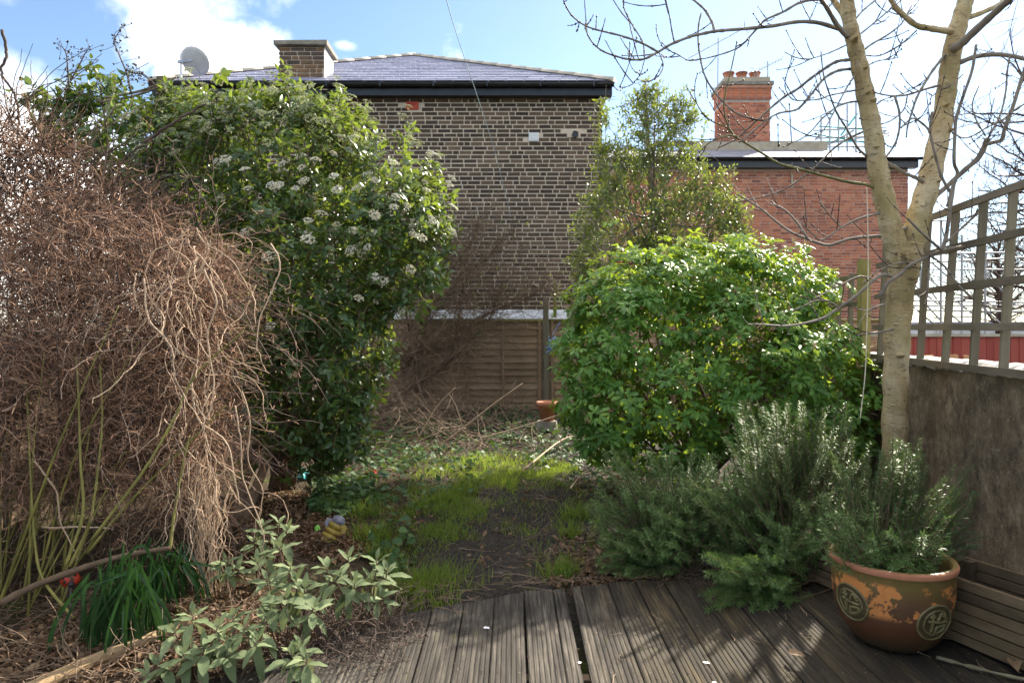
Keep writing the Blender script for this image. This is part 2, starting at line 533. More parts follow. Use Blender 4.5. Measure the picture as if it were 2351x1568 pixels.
c = t.mix(t.math('MULTIPLY', t.tint(), .55), c, (.028, .024, .020))
mo = t.math('MULTIPLY', t.range(t.noise(26, 4, .6, t.pos('pos', (1, .22, 1))), .63, .72), t.range(t.noise(3, 2), .45, .6))
c = t.mix(t.math('MULTIPLY', mo, .75), c, (.09, .095, .014))
spk = t.range(t.noise(210, 2, .5), .73, .77)
c = t.mix(t.math('MULTIPLY', spk, .6), c, (.5, .47, .42))
M['deck'] = t.done(t.bsdf(c, .88, t.bump(t.math('ADD', g, t.math('MULTIPLY', t.noise(120, 3), .4)), .7, .004), 0, .22))

# ground
t = NT('garden_soil')
P = t.pos()
n1 = t.noise(2.0, 6, .65); n2 = t.noise(38, 5, .7); n3 = t.noise(7, 5, .65)
soil = t.ramp(n2, [(.3, (.014, .012, .011)), (.5, (.034, .029, .025)), (.72, (.075, .062, .050))])
litter = t.ramp(n2, [(.3, (.018, .012, .009)), (.5, (.05, .034, .022)), (.75, (.13, .09, .055))])
moss = t.ramp(n2, [(.3, (.020, .026, .007)), (.55, (.055, .07, .014)), (.75, (.11, .13, .03))])
sx = t.n('ShaderNodeSeparateXYZ'); t.l(P, sx.inputs[0])
left = t.range(t.math('ADD', sx.outputs[0], t.math('MULTIPLY', t.math('SUBTRACT', n1, .5), 1.2)), -.9, -.45, 1, 0)
c = t.mix(left, soil, litter)
c = t.mix(t.math('MULTIPLY', t.range(n3, .5, .62), t.range(n1, .42, .58)), c, moss)
M['ground'] = t.done(t.bsdf(c, .95, t.bump(t.math('ADD', n2, n3), .8, .03), 0, .15))

# ------------------------------------------------------------------ ground sheet
ax = np.concatenate([[-800, -300, -100, -40, -20, -12], np.arange(-7, 6.01, .09), [8, 12, 20, 40, 100, 300, 800]])
ay = np.concatenate([[-800, -200, -40, -10, -3, 0], np.arange(1.5, 12.01, .09), [14, 17, 22, 30, 60, 150, 400, 1200]])
GX, GY = np.meshgrid(ax, ay)
GZ = gz(GX, GY) + np.where((np.abs(GX) < 8) & (GY > 1) & (GY < 12.5), rng.normal(0, .006, GX.shape), 0)
V = np.stack([GX, GY, GZ], -1).reshape(-1, 3)
nx, ny = len(ax), len(ay)
i = np.arange(ny - 1)[:, None] * nx + np.arange(nx - 1)[None]
F = np.stack([i, i + 1, i + nx + 1, i + nx], -1).reshape(-1, 4)
tag(mesh_obj('ground', np_mesh('ground', V, F), M['ground']), 'bare dark garden soil with moss and leaf litter', 'ground', kind='structure')

# ------------------------------------------------------------------ decking
deck = empty('decking', (0, 2.5, -.03), 'weathered grooved timber deck across the foreground', 'decking', kind='structure')
def plank(x0a, x1a, x0b, x1b, ya0, ya1, yb0, yb1, name='plank'):
    """near end at y=ya (left/right), far end at y=yb; x edges at near (a) and far (b) end"""
    wd = x1b - x0b
    ng = max(2, int(round(wd / .0205)))
    prof = []
    for k in range(ng):
        a0, a1 = k / ng, (k + 1) / ng
        w = a1 - a0
        prof += [(a0 + .05 * w, -.0032), (a0 + .22 * w, 0), (a0 + .68 * w, 0), (a0 + .86 * w, -.0032)]
    prof = [(0, -.028), (0, -.003)] + prof + [(1, -.003), (1, -.028)]
    n = len(prof); V = []; seg = 14
    z0 = random.uniform(-.002, .002)
    for j in range(seg + 1):
        s = j / seg
        for (u, z) in prof:
            xa = x0a + (x1a - x0a) * u; xb = x0b + (x1b - x0b) * u
            ya = ya0 + (ya1 - ya0) * u; yb = yb0 + (yb1 - yb0) * u
            jag = random.uniform(-.006, .006) if j == seg else 0
            wob = .0012 * math.sin(s * 9 + x0a * 30)
            V.append((xa + (xb - xa) * s + wob, ya + (yb - ya) * s + jag, z0 + z + .0008 * math.sin(s * 7 + u * 5)))
    F = []
    for j in range(seg):
        for k in range(n - 1):
            a = j * n + k
            F.append((a, a + 1, a + n + 1, a + n))
    F.append(tuple(range(seg * n, seg * n + n))[::-1])
    F.append(tuple(range(n)))
    MB().add(V, F).build(name, M['deck'], deck)
def deck_edge(x):
    if x < .06: return 3.57 + (x - .06) * (.31 / .66) if x > -.6 else 3.26 + (x + .6) * 1.05
    if x < .36: return 3.58 + (x - .06) * .22
    return min(3.66 + (x - .36) * .32, 3.76)
xs = [.06 - .150 * k for k in range(0, 10)]
for a, b in zip(xs[1:], xs[:-1]):
    e0, e1 = deck_edge(a), deck_edge(b)
    if e0 < 1.9: e0 = 1.9
    plank(a + .003, b - .003, a + .003, b - .003, .4, .4, e0, e1)
plank(.063, .207, .068, .212, .4, .4, deck_edge(.06), deck_edge(.21))
plank(.212, .285, .217, .276, .4, .4, deck_edge(.21), deck_edge(.26))          # tapered filler strip
plank(.288, .352, .320, .366, .4, .4, deck_edge(.33), deck_edge(.366))
x = .355
for k in range(14):
    plank(x + .003, x + .151, x + .013, x + .161, .4, .4, deck_edge(x) + random.uniform(-.01, .01), deck_edge(x + .15) + random.uniform(-.01, .01))
    x += .154
mb = MB()
x_ = -1.3
for x_ in [a + d for a in xs[1:8] for d in (.03, .12)] + [.355 + .154 * k + d for k in range(12) for d in (.04, .13)]:
    for y in (2.72, 3.16):
        if y < deck_edge(x_) - .05:
            mb.tube([(x_, y + random.uniform(-.006, .006), -.006), (x_, y, .0006)], .0042, 8)
mb.build('screws', M['post'], deck, kind='stuff')
mb = MB()
for y in (1.0, 1.6, 2.2, 2.75):
    mb.box((.6, y, -.055), (3.6, .05, .045))
mb.build('joist', M['planter'], deck)

# ------------------------------------------------------------------ right garden wall and trellis
WA = 1.98; WS = .1704
wdir = Vector((WS, 1, 0)).normalized(); wnor = Vector((-1, WS, 0)).normalized()
def wp(Y, off=0.0, z=0.0):
    """point on the garden face of the right wall, off metres towards the garden"""
    return Vector((WA + WS * Y, Y, z)) + wnor * off
wall = empty('garden_wall', wp(5, 0, 0), 'tall stained brown rendered wall behind the potted rosemary', 'wall')
mb = MB(); V = []; F = []
ys = np.arange(.3, 11.3, .25); zs = np.linspace(-.1, 1.12, 7)
for y in ys:
    for z in zs:
        V.append(wp(y, random.uniform(-.004, .004), z))
nz_ = len(zs)
for a in range(len(ys) - 1):
    for b in range(nz_ - 1):
        k = a * nz_ + b
        F.append((k, k + 1, k + nz_ + 1, k + nz_))
mb.add(V, F)
a, b = wp(.3, -.21), wp(11.25, -.21)
mb.add([wp(.3, 0, 1.12), wp(11.05, 0, 1.12), Vector((b.x, b.y, 1.12)), Vector((a.x, a.y, 1.12)), Vector((b.x, b.y, -.1)), Vector((a.x, a.y, -.1)), wp(.3, 0, -.1)],
       [(0, 1, 2, 3), (3, 2, 4, 5), (0, 3, 5, 6)])
mb.build('render', M['wall_render'], wall, True)
# coping of overlapping rounded tiles
mb = MB(); V = []; F = []
for j in range(2):
    for k in range(7):
        an = math.pi * k / 6
        V.append((-.115 * math.cos(an), (-.10, .10)[j], .055 * math.sin(an)))
for j in range(2):
    for k in range(7):
        an = math.pi * k / 6
        V.append((-.098 * math.cos(an), (-.10, .10)[j], .055 * math.sin(an) - .016))
for k in range(6):
    F += [(k, k + 1, k + 8, k + 7), (14 + k, 21 + k, 22 + k, 15 + k), (k, 14 + k, 15 + k, k + 1), (7 + k, 8 + k, 22 + k, 21 + k)]
cop = mb.add(V, F).mesh('coping_tile', True); cop.materials.append(M['moss_stone'])
y = .4
while y < 11.0:
    o = bpy.data.objects.new('coping_tile', cop); link(o, wall)
    rz = math.atan2(-WS, 1)
    o.matrix_basis = Matrix.Translation(wp(y, -.105, 1.128 + random.uniform(0, .006))) @ Matrix.Rotation(rz + random.uniform(-.05, .05), 4, 'Z') @ Matrix.Rotation(R(5 + random.uniform(-1.5, 1.5)), 4, 'X')
    y += .178
def trellis(name, label, Y0, Y1, zr, vy, lean, off, post_y=()):
    tr = empty(name, wp((Y0 + Y1) / 2, off, zr[0]), label, 'trellis', 'trellis along the right wall')
    zb, ztop = zr[0], zr[-1]
    def tp(Y, z, o=0.0):
        p = wp(Y, off + o, z); p.x += lean * (z - zb) / (ztop - zb); return p
    for z in zr:
        a, b = tp(Y0, z - .02 + random.uniform(-.006, .006), .011), tp(Y1, z + .02 + random.uniform(-.006, .006), .011)
        mb = MB(); n = 12; V = []; F = []
        for k in range(n + 1):
            p = a.lerp(b, k / n)
            h = .0205 + random.uniform(-.0015, .0015)
            for (o, dz) in ((.010, -h), (.010, h), (-.010, h), (-.010, -h)):
                V.append(p + wnor * o + Vector((0, 0, dz)))
        for k in range(n):
            for q in range(4):
                r_ = (q + 1) % 4
                F.append((k * 4 + q, k * 4 + r_, k * 4 + 4 + r_, k * 4 + 4 + q))
        F += [(0, 3, 2, 1), (n * 4, n * 4 + 1, n * 4 + 2, n * 4 + 3)]
        mb.add(V, F).build('rail', M['trellis'], tr)
    for y in vy:
        y += random.uniform(-.015, .015)
        MB().beam(tp(y, zb - .03, -.0105), tp(y + random.uniform(-.02, .02), ztop + .03, -.0105), .021, .040, wdir.cross(Vector((0, 0, 1)))).build('upright', M['post'], tr)
    return tr
trellis('trellis_panel', 'tall weathered trellis panel on the wall right of the tree trunk', 1.3, 5.42, [1.155, 1.385, 1.62, 1.86, 2.10], [1.6, 1.95, 2.27, 2.59, 2.9, 3.22, 3.55, 3.87, 4.2, 4.57, 4.93, 5.3], .06, .035)
trellis('trellis_panel', 'lower trellis panel between the mossy post and the bright green shrub', 5.62, 8.0, [1.16, 1.40, 1.62, 1.85], [5.7, 6.03, 6.36, 6.7, 7.05, 7.4, 7.75], .02, .035)
mb = MB(); p = wp(5.52, .07)
V, F = [], []
for k in range(9):
    z = -.05 + 2.0 * k / 8
    for (sx_, sy_) in ((-1, -1), (1, -1), (1, 1), (-1, 1)):
        V.append((p.x + sx_ * .037 + random.uniform(-.003, .003), p.y + sy_ * .037 + random.uniform(-.003, .003), z))
for k in range(8):
    for q in range(4):
        r_ = (q + 1) % 4
        F.append((k * 4 + q, k * 4 + r_, k * 4 + 4 + r_, k * 4 + 4 + q))
F.append((32, 33, 34, 35))
tag(mb.add(V, F).build('fence_post', M['greenpost']), 'mossy yellow-green timber post behind the tree trunk', 'post', 'timber posts')

# ------------------------------------------------------------------ rear fence
FY = 11.2
def rear_post(px, ztop, label, mat='post', Y=FY, w=.09):
    p = at(px, 700, Y)
    mb = MB().box((p.x, Y, (ztop + .0) / 2), (w, w, ztop), None, .003)
    tag(mb.build('fence_post', M[mat], None, False, .004), label, 'post', 'timber posts')
posts = [420, 695, 972, 1253, 1530, 1810, 2090]
fx = [at(p, 700, FY).x for p in posts]
names = ['rear lap fence panel behind the foot of the flowering shrub', 'rear lap fence panel hidden beside the flowering shrub', 'open stretch of brown lap fence panel behind the bare thicket',
         'rear lap fence panel just right of the tall middle post', 'rear lap fence panel hidden behind the bright green shrub', 'rear lap fence panel at the right wall']
for k in range(len(posts) - 1):
    x0, x1 = fx[k] + .05, fx[k + 1] - .05
    f = empty('lap_fence', ((x0 + x1) / 2, FY, .1), names[k], 'fence', 'rear fence panels')
    zt = 1.555
    for s_ in range(13):
        z0 = .115 + s_ * .109
        V = []; n = 10
        for q in range(n + 1):
            xx = x0 + (x1 - x0) * q / n
            wv = random.uniform(-.006, .006)
            V += [(xx, FY - .022, z0 + wv), (xx, FY + .004, z0 + .128), (xx, FY + .012, z0 + .128), (xx, FY - .012, z0 + wv)]
        F = []
        for q in range(n):
            a = q * 4
            F += [(a, a + 4, a + 5, a + 1), (a + 3, a + 2, a + 6, a + 7), (a, a + 3, a + 7, a + 4), (a + 1, a + 5, a + 6, a + 2)]
        MB().add(V, F).build('slat', M['fence'], f)
    for q in (.03, .35, .66, .97):
        xx = x0 + (x1 - x0) * q
        MB().box((xx, FY - .032, .85), (.036, .018, 1.42), None, .002).build('batten', M['fence'], f)
    MB().box(((x0 + x1) / 2, FY - .01, zt + .015), (x1 - x0, .062, .035), None, .003).build('cap_rail', M['greenpost'], f)
    MB().box(((x0 + x1) / 2, FY, .04), (x1 - x0, .05, .14), None, .003).build('gravel_board', M['fence'], f)
rear_post(695, 1.85, 'rear fence post hidden left in the flowering shrub')
rear_post(972, 1.82, 'rear fence post behind the stems of the bare thicket')
rear_post(1253, 1.93, 'tall grey post in the middle of the rear fence')
rear_post(1530, 1.75, 'rear fence post hidden behind the bright green shrub')
rear_post(1810, 1.75, 'rear fence post hidden by the right end of the green shrub')
rear_post(1274, 2.22, 'narrow green post standing behind the rear fence', 'greenpost', 11.42, .055)

# white lean-to roof edge behind the fence
lt = empty('lean_to', (-.4, 11.5, 0), 'low white lean-to roof strip between rear fence and dark brick wall', 'lean-to')
mb = MB()
mb.add([(-2.2, 11.36, 1.60), (1.25, 11.36, 1.60), (1.25, 11.70, 1.76), (-2.2, 11.70, 1.76), (-2.2, 11.36, 1.56), (1.25, 11.36, 1.56), (1.25, 11.70, 1.72), (-2.2, 11.70, 1.72)],
       [(0, 1, 2, 3), (7, 6, 5, 4), (0, 4, 5, 1), (1, 5, 6, 2), (3, 0, 4, 7), (2, 6, 7, 3)])
mb.build('roof', M['white_plastic'], lt)
MB().box((-.5, 11.40, .8), (3.3, .04, 1.5)).build('front', M['white_plastic'], lt)
MB().box((-1.70, 11.33, 1.68), (.30, .06, .20), None, 0).build('box', M['white_plastic'], lt, False, .01)

# left boundary fence (seen only through the twigs)
M['old_board'] = wood_mat('old_board_wood', [(.05, .033, .02), (.10, .068, .042), (.17, .12, .075)], 'z', 24, .3)
lf = empty('side_fence', (-3.6, 6, 0), 'low brown board fence glimpsed through the dry tangle', 'fence')
for k in range(40):
    y = 1.4 + k * .152
    MB().box((-3.45 - .02 * (k % 2) - .03 * y * 0, y, .62), (.02, .147, 1.3 + random.uniform(-.01, .01)), None, .002).build('board', M['old_board'], lf)
for z in (.35, 1.0):
    MB().box((-3.50, 4.4, z), (.05, 6.2, .07)).build('rail', M['fence'], lf)

# ------------------------------------------------------------------ brickwork builder
def brickwork(parent, x0, x1, z0, z1, Y, mat, course=.074, L=.216, joint=.012, holes=(), n_parts=300, want=None, depth=.03, face='front', bond='flemish', stuff='brickwork'):
    """bricks laid on a plane facing the camera (front, y=Y) or facing +x / -x (x = Y)"""
    H = course - joint
    head = L / 2 - joint / 2
    recs = []
    rows = int((z1 - z0) / course)
    for r_ in range(rows):
        z = z0 + course * (r_ + .5)
        x = x0 - (.0 if r_ % 2 == 0 else (head + joint) * .75) - (random.uniform(0, .06) if bond != 'flemish' else 0)
        k = r_ % 2
        while x < x1 - .02:
            if bond == 'flemish': w = L if k % 2 == 0 else head
            else: w = (L if random.random() < .74 else head) * random.uniform(.94, 1.04)
            a, b = max(x, x0), min(x + w, x1)
            if b - a > .03 and not any(hx0 < b and a < hx1 and hz0 < z + H / 2 and z - H / 2 < hz1 for hx0, hx1, hz0, hz1 in holes):
                recs.append(((a + b) / 2, z, b - a, H * random.uniform(.93, 1.03)))
            x += w + joint; k += 1
    unit = np.array([(-.5, 1, -.5), (.5, 1, -.5), (.5, 1, .5), (-.5, 1, .5), (-.485, 0, -.46), (.485, 0, -.46), (.485, 0, .46), (-.485, 0, .46)])
    UF = np.array([(4, 5, 6, 7), (0, 1, 5, 4), (3, 7, 6, 2), (0, 4, 7, 3), (1, 2, 6, 5)])
    def mtx(rec):
        c, z, w, h = rec
        out = random.uniform(-.003, .003)
        if face == 'front':
            return np.array([[w, 0, 0], [0, depth, 0], [0, 0, h]]), np.array([c, Y + out, z])
        if face == 'left':   # facing -x at x=Y, c runs along y
            return np.array([[0, depth, 0], [-w, 0, 0], [0, 0, h]]), np.array([Y + out, c, z])
        return np.array([[0, -depth, 0], [w, 0, 0], [0, 0, h]]), np.array([Y + out, c, z])
    if want is None: idx = list(range(len(recs)))
    else: idx = sorted(range(len(recs)), key=lambda q: 0 if want(recs[q]) else 1)
    near, rest = idx[:n_parts], idx[n_parts:]
    me = np_mesh('brick', unit, UF, False); me.materials.append(mat)
    for q in near:
        Rm, p = mtx(recs[q])
        o = bpy.data.objects.new('brick', me); link(o, parent)
        o.matrix_basis = Matrix([list(Rm[r]) + [p[r]] for r in range(3)] + [[0, 0, 0, 1]])
    if rest:
        ms = [mtx(recs[q]) for q in rest]
        me2 = instance_mesh(stuff, unit, UF, np.array([m_[0] for m_ in ms]), np.array([m_[1] for m_ in ms]))
        me2.polygons.foreach_set('use_smooth', np.zeros(len(me2.polygons), bool))
        mesh_obj(stuff, me2, mat, parent, 'stuff')

# ------------------------------------------------------------------ dark brick house behind the fence
HY = 11.75
HX0, HX1 = -5.96, 1.55
house = empty('brick_house', (-2.2, HY, 0), 'dark stock brick house with blue slate hipped roof behind the rear fence', 'house')
body = MB().box(((HX0 + HX1) / 2, HY + 5.012, 2.73), (HX1 - HX0 - .01, 10.0, 5.46)).build('wall', M['mortar'], house)
def hp(px, py): return at(px, py, HY)
v1a, v1b = hp(936, 248), hp(957, 239); v2a, v2b = hp(1219, 321), hp(1232, 311); v3a, v3b = hp(1306, 314), hp(1326, 305)
holes = [(v1a.x, v1b.x, v1a.z, v1b.z), (v2a.x, v2b.x, v2a.z, v2b.z), (v3a.x, v3b.x, v3a.z, v3b.z)]
xv0, xv1 = hp(830, 0).x, hp(1380, 0).x
brickwork(body, HX0, HX1, .05, 5.42, HY + .004, M['brick_dark'], .0742, .212, .0145, holes, 300, lambda q: xv0 < q[0] < xv1 and q[1] > hp(0, 470).z, .03, 'front', 'random')
brickwork(body, HY + .03, HY + 3.5, .05, 5.42, HX1 + .006, M['brick_dark'], .0742, .210, .0185, (), 0, None, .03, 'right')
# vents
vt = MB().box(((v1a.x + v1b.x) / 2, HY, (v1a.z + v1b.z) / 2), (.215, .02, .135)).build('air_brick', M['vent_red'], house)
mb = MB()
for k in range(6):
    for r_ in range(2):
        mb.box(((v1a.x + v1b.x) / 2 - .09 + k * .036, HY - .012, (v1a.z + v1b.z) / 2 - .033 + r_ * .062), (.026, .012, .046))
mb.build('grille', M['vent_red'], vt)
vt = MB().box(((v2a.x + v2b.x) / 2, HY - .014, (v2a.z + v2b.z) / 2), (.175, .03, .15)).build('vent_cover', M['white_plastic'], house, False, .004)
for k in range(4):
    MB().box(((v2a.x + v2b.x) / 2, HY - .033, (v2a.z + v2b.z) / 2 - .05 + k * .033), (.15, .012, .016), Matrix.Rotation(.5, 3, 'X')).build('louvre', M['white_plastic'], vt)
cc = Vector(((v3a.x + v3b.x) / 2, HY, (v3a.z + v3b.z) / 2))
mb = MB(); V = []; F = []
n = 20
for ring, rr in enumerate((.058, .062)):
    for k in range(n):
        an = 2 * math.pi * k / n
        V.append((cc.x + .03 + rr * math.cos(an), HY - .020 if ring else HY + .05, cc.z + rr * math.sin(an)))
for k in range(n):
    F.append((k, (k + 1) % n, n + (k + 1) % n, n + k))
mb.add(V, F)
mb.build('flue_hole', M['terracotta'], house, True)
MB().tube([(cc.x + .03, HY - .013, cc.z), (cc.x + .03, HY - .019, cc.z)], .052, 18).build('flue_dark_disc', M['black'], house)  # black disc at the mouth stands in for the hole's dark inside
MB().box((cc.x - .05, HY - .008, cc.z), (.09, .012, .09), None, .014).build('mortar_patch', M['mortar'], house)
# fascia, gutter
mb = MB().box(((HX0 + HX1) / 2, HY - .15, 5.49), (HX1 - HX0 + .30, .03, .20))
mb.box(((HX0 + HX1) / 2, HY - .06, 5.40), (HX1 - HX0 + .30, .16, .02))
fas = mb.build('fascia', M['black'], house)
gx0, gx1 = HX0 - .16, HX1 + .17
mb = MB(); V = []; F = []
gn = 9
for j, xx in enumerate((gx0, gx1)):
    for k in range(gn):
        an = math.pi + math.pi * k / (gn - 1)
        V.append((xx, HY - .225 + .058 * math.cos(an), 5.57 + .058 * math.sin(an)))
for k in range(gn - 1):
    F.append((k, k + 1, gn + k + 1, gn + k))
F += [tuple(range(gn)), tuple(range(gn, 2 * gn))[::-1]]
mb.add(V, F).build('gutter', M['black'], house, True)
for k in range(9):
    xx = gx0 + .3 + k * .9
    MB().box((xx, HY - .225, 5.545), (.03, .13, .08)).build('gutter_bracket', M['black'], house)
# hipped roof
E0 = Vector((HX0 - .14, HY - .27, 5.585)); E1 = Vector((HX1 + .15, HY - .27, 5.585))
AP = Vector(((E0.x + E1.x) / 2, HY + 3.45, 7.52)); RB = Vector((AP.x, HY + 9, 7.52))
B0 = Vector((E0.x, HY + 10, 5.585)); B1 = Vector((E1.x, HY + 10, 5.585))
roof = MB().add([E0, E1, AP, RB, B0, B1], [(0, 1, 2), (1, 5, 3, 2), (4, 0, 2, 3), (5, 4, 3)]).build('roof', M['slate'], house)
slope = (AP - Vector((AP.x, E0.y, E0.z))); SL = slope.length; sdr = slope.normalized()
nrm_r = Vector((1, 0, 0)).cross(sdr).normalized()
g_ = .235; SW = .30
slate_me = MB().box((0, 0, 0), (1, 1, 1)).mesh('slate'); slate_me.materials.append(M['slate'])
cnt = []
rows = int(SL / g_)
for r_ in range(rows + 1):
    s0 = r_ * g_; s1 = min(s0 + g_ * 1.28, SL)
    f_ = s0 / SL
    xa, xb = E0.x + (AP.x - E0.x) * f_, E1.x + (AP.x - E1.x) * f_
    x = xa - (SW / 2 if r_ % 2 else 0)
    while x < xb:
        a, b = max(x, xa), min(x + SW, xb)
        if b - a > .02: cnt.append((s0, s1, a, b))
        x += SW
rest = []
for q, (s0, s1, a, b) in enumerate(cnt):
    mid = Vector(((a + b) / 2, E0.y, E0.z)) + sdr * ((s0 + s1) / 2) + nrm_r * .011
    rot = Matrix((Vector((1, 0, 0)), sdr, nrm_r)).transposed() @ Matrix.Rotation(R(-3.4 + random.uniform(-.5, .5)), 3, 'X')
    Rm = rot @ Matrix.Diagonal((b - a - .012, s1 - s0, .018))
    if q < 300:
        o = bpy.data.objects.new('slate', slate_me); link(o, roof)
        o.matrix_basis = Matrix.Translation(mid) @ Rm.to_4x4()
    else: rest.append((np.array(Rm), np.array(mid)))
if rest:
    bv = np.array(MB().box((0, 0, 0), (1, 1, 1)).v); bf = np.array(MB().box((0, 0, 0), (1, 1, 1)).f)
    me = instance_mesh('slating', bv, bf, np.array([a for a, b in rest]), np.array([b for a, b in rest]))
    me.polygons.foreach_set('use_smooth', np.zeros(len(me.polygons), bool))
    mesh_obj('slating', me, M['slate'], roof, 'stuff')
def hip_tiles(a, b, n, parent, rad=.105):
    a = Vector(a); b = Vector(b); t_ = (b - a).normalized(); L_ = (b - a).length / n
    x_ = t_.cross(Vector((0, 0, 1))).normalized(); y_ = x_.cross(t_)
    for k in range(n):
        p0 = a + t_ * L_ * k; p1 = p0 + t_ * L_ * 1.06
        V = []; F = []
        for (p, rr) in ((p0, rad * 1.06), (p1, rad)):
            for q in range(7):
                an = math.pi * q / 6
                V.append(p + x_ * rr * math.cos(an) + y_ * (rr * .62 * math.sin(an) - .015))
        for q in range(6): F.append((q, q + 1, 7 + q + 1, 7 + q))
        F += [tuple(range(7))[::-1], tuple(range(7, 14))]
        MB().add(V, F).build('hip_tile', M['ridge'], parent, True)
hip_tiles(E0 + Vector((0, 0, .02)), AP + Vector((0, 0, .02)), 14, roof)
hip_tiles(E1 + Vector((0, 0, .02)), AP + Vector((0, 0, .02)), 14, roof)
hip_tiles(AP + Vector((0, .1, .02)), RB + Vector((0, 0, .02)), 14, roof)
# chimney stack
CX0, CX1, CY0, CY1 = -4.01, -3.235, HY - .005, HY + .575
ch = MB().box(((CX0 + CX1) / 2, (CY0 + CY1) / 2 + .006, 5.85), (CX1 - CX0 - .02, CY1 - CY0 - .012, .86)).build('chimney', M['mortar'], house)
brickwork(ch, CX0, CX1, 5.46, 6.28, CY0 - .006, M['brick_chimney'], .0742, .210, .0185, (), 300, None, .03, 'front', 'random')
MB().box((CX1 + .001, (CY0 + CY1) / 2 + .006, 5.85), (.014, CY1 - CY0 - .016, .84)).build('rendered_side', M['white_render'], ch)
MB().box(((CX0 + CX1) / 2, (CY0 + CY1) / 2, 6.33), (CX1 - CX0 + .14, CY1 - CY0 + .14, .085), None, .006).build('cap', M['concrete'], ch, False, .008)
MB().box((-3.72, (CY0 + CY1) / 2, 6.395), (.25, .24, .05), None, .012).build('pot_stub', M['terracotta'], ch, False, .01)
MB().box((-3.40, (CY0 + CY1) / 2, 6.385), (.10, .12, .03), None, .008).build('flaunching', M['concrete'], ch)
mb = MB().box((CX1 + .06, HY + .15, 5.66), (.12, .9, .012), Matrix.Rotation(-.46, 3, 'X').to_3x3() if False else Matrix.Rotation(math.atan2(sdr.z, sdr.y), 3, 'X'))
mb.build('flashing', M['stone_pale'], ch)

# satellite dish at the left end of the eaves
dc = at(447, 142, 11.55)
sd = empty('satellite_dish', (at(415, 0, 11.6).x, 11.6, 5.5), 'grey satellite dish on a white pole left of the brick chimney', 'satellite dish')
px_ = at(415, 0, 11.6).x
MB().tube([(px_, 11.6, 5.30), (px_, 11.6, 6.14)], .022, 10).build('pole', M['white_plastic'], sd, True)
# bowl opening away from the camera to the right
axd = Vector((.22, .80, .55)).normalized()
xx_ = axd.cross(Vector((0, 0, 1))).normalized(); yy_ = xx_.cross(axd)
V = []; F = []
for side in (0, 1):
    for r_ in range(6):
        for k in range(28):
            an = 2 * math.pi * k / 28; rr = r_ / 5
            V.append(dc + xx_ * (.27 * rr * math.cos(an)) + yy_ * (.245 * rr * math.sin(an)) + axd * (.045 * rr * rr - .03 - .004 * side))
for side in (0, 1):
    o_ = side * 6 * 28
    for r_ in range(5):
        for k in range(28):
            q = (o_ + r_ * 28 + k, o_ + r_ * 28 + (k + 1) % 28, o_ + (r_ + 1) * 28 + (k + 1) % 28, o_ + (r_ + 1) * 28 + k)
            F.append(q if side == 0 else q[::-1])
for k in range(28):
    F.append((5 * 28 + k, 5 * 28 + (k + 1) % 28, 6 * 28 + 5 * 28 + (k + 1) % 28, 6 * 28 + 5 * 28 + k))
MB().add(V, F).build('dish_bowl', M['dish'], sd, True)
back = dc - axd * .035
MB().beam((px_ - .05, 11.6, back.z + .03), back + Vector((0, 0, .03)), .035, .045).build('bracket', M['metal'], sd)
arm = [back - yy_ * .05, back - yy_ * .30 + axd * .02, back - yy_ * .36 + axd * .30]
MB().tube(arm, .012, 8).build('feed_arm', M['pale_metal'], sd)
MB().beam(arm[-1] - axd * .06, arm[-1] + axd * .04, .055, .06).build('receiver', M['metal'], sd)

# ------------------------------------------------------------------ red brick house on the right
RY = 17.0
rh = empty('brick_house', (6, RY, 0), 'red brick house with grey low roof and tall red chimney on the right', 'house')
RX0, RX1 = 2.54, 9.87
rb = MB().box(((RX0 + RX1) / 2, RY + 3.012, 2.75), (RX1 - RX0 - .01, 6, 5.5)).build('wall', M['mortar_red'], rh)
p0, p1 = at(1700, 600, RY), at(2080, 392, RY)
brickwork(rb, RX0, RX1, 1.0, 5.45, RY + .004, M['brick_red'], .072, .214, .011, (), 300, lambda q: p0.x < q[0] < p1.x and q[1] > 5.45 - .072 * 11, .03, 'front', 'random')
brickwork(rb, RY + .02, RY + 4, 1.0, 5.45, RX1 + .006, M['brick_red'], .072, .214, .011, (), 0, None, .03, 'right')
q = at(1818, 415, RY)
MB().box((q.x, RY - .014, q.z), (.05, .012, .34)).build('vent_strip', M['stone_pale'], rh)
mb = MB().box(((RX0 + RX1) / 2, RY - .15, 5.55), (RX1 - RX0 + .3, .05, .22))
mb.box(((RX0 + RX1) / 2, RY - .07, 5.45), (RX1 - RX0 + .3, .14, .02))
mb.build('fascia', M['black'], rh)
gx0, gx1 = RX0 - .16, RX1 + .26
V = []; F = []
for j, xx in enumerate((gx0, gx1)):
    for k in range(gn):
        an = math.pi + math.pi * k / (gn - 1)
        V.append((xx, RY - .24 + .06 * math.cos(an), 5.67 + .06 * math.sin(an)))
for k in range(gn - 1): F.append((k, k + 1, gn + k + 1, gn + k))
F += [tuple(range(gn)), tuple(range(gn, 2 * gn))[::-1]]
MB().add(V, F).build('gutter', M['black'], rh, True)
T0, T1 = Vector((2.4, 18.5, 6.32)), Vector((8.1, 18.5, 6.32))
MB().add([(RX0 - .15, RY - .25, 5.68), (RX1 + .2, RY - .25, 5.68), T1, T0, (RX1 + .2, RY + 4, 5.68), (RX0 - .15, RY + 4, 5.68)], [(0, 1, 2, 3), (1, 4, 2), (4, 5, 3, 2), (5, 0, 3)]).build('roof', M['leadroof'], rh)
MB().box((RX0 - .12, RY + .6, 5.85), (.05, 1.9, .16), Matrix.Rotation(.35, 3, 'X')).build('bargeboard', M['white_plastic'], rh)
MB().box((6.75, 18.72, 6.36), (3.6, .40, .36), None, .01).build('parapet', M['stone_pale'], rh)
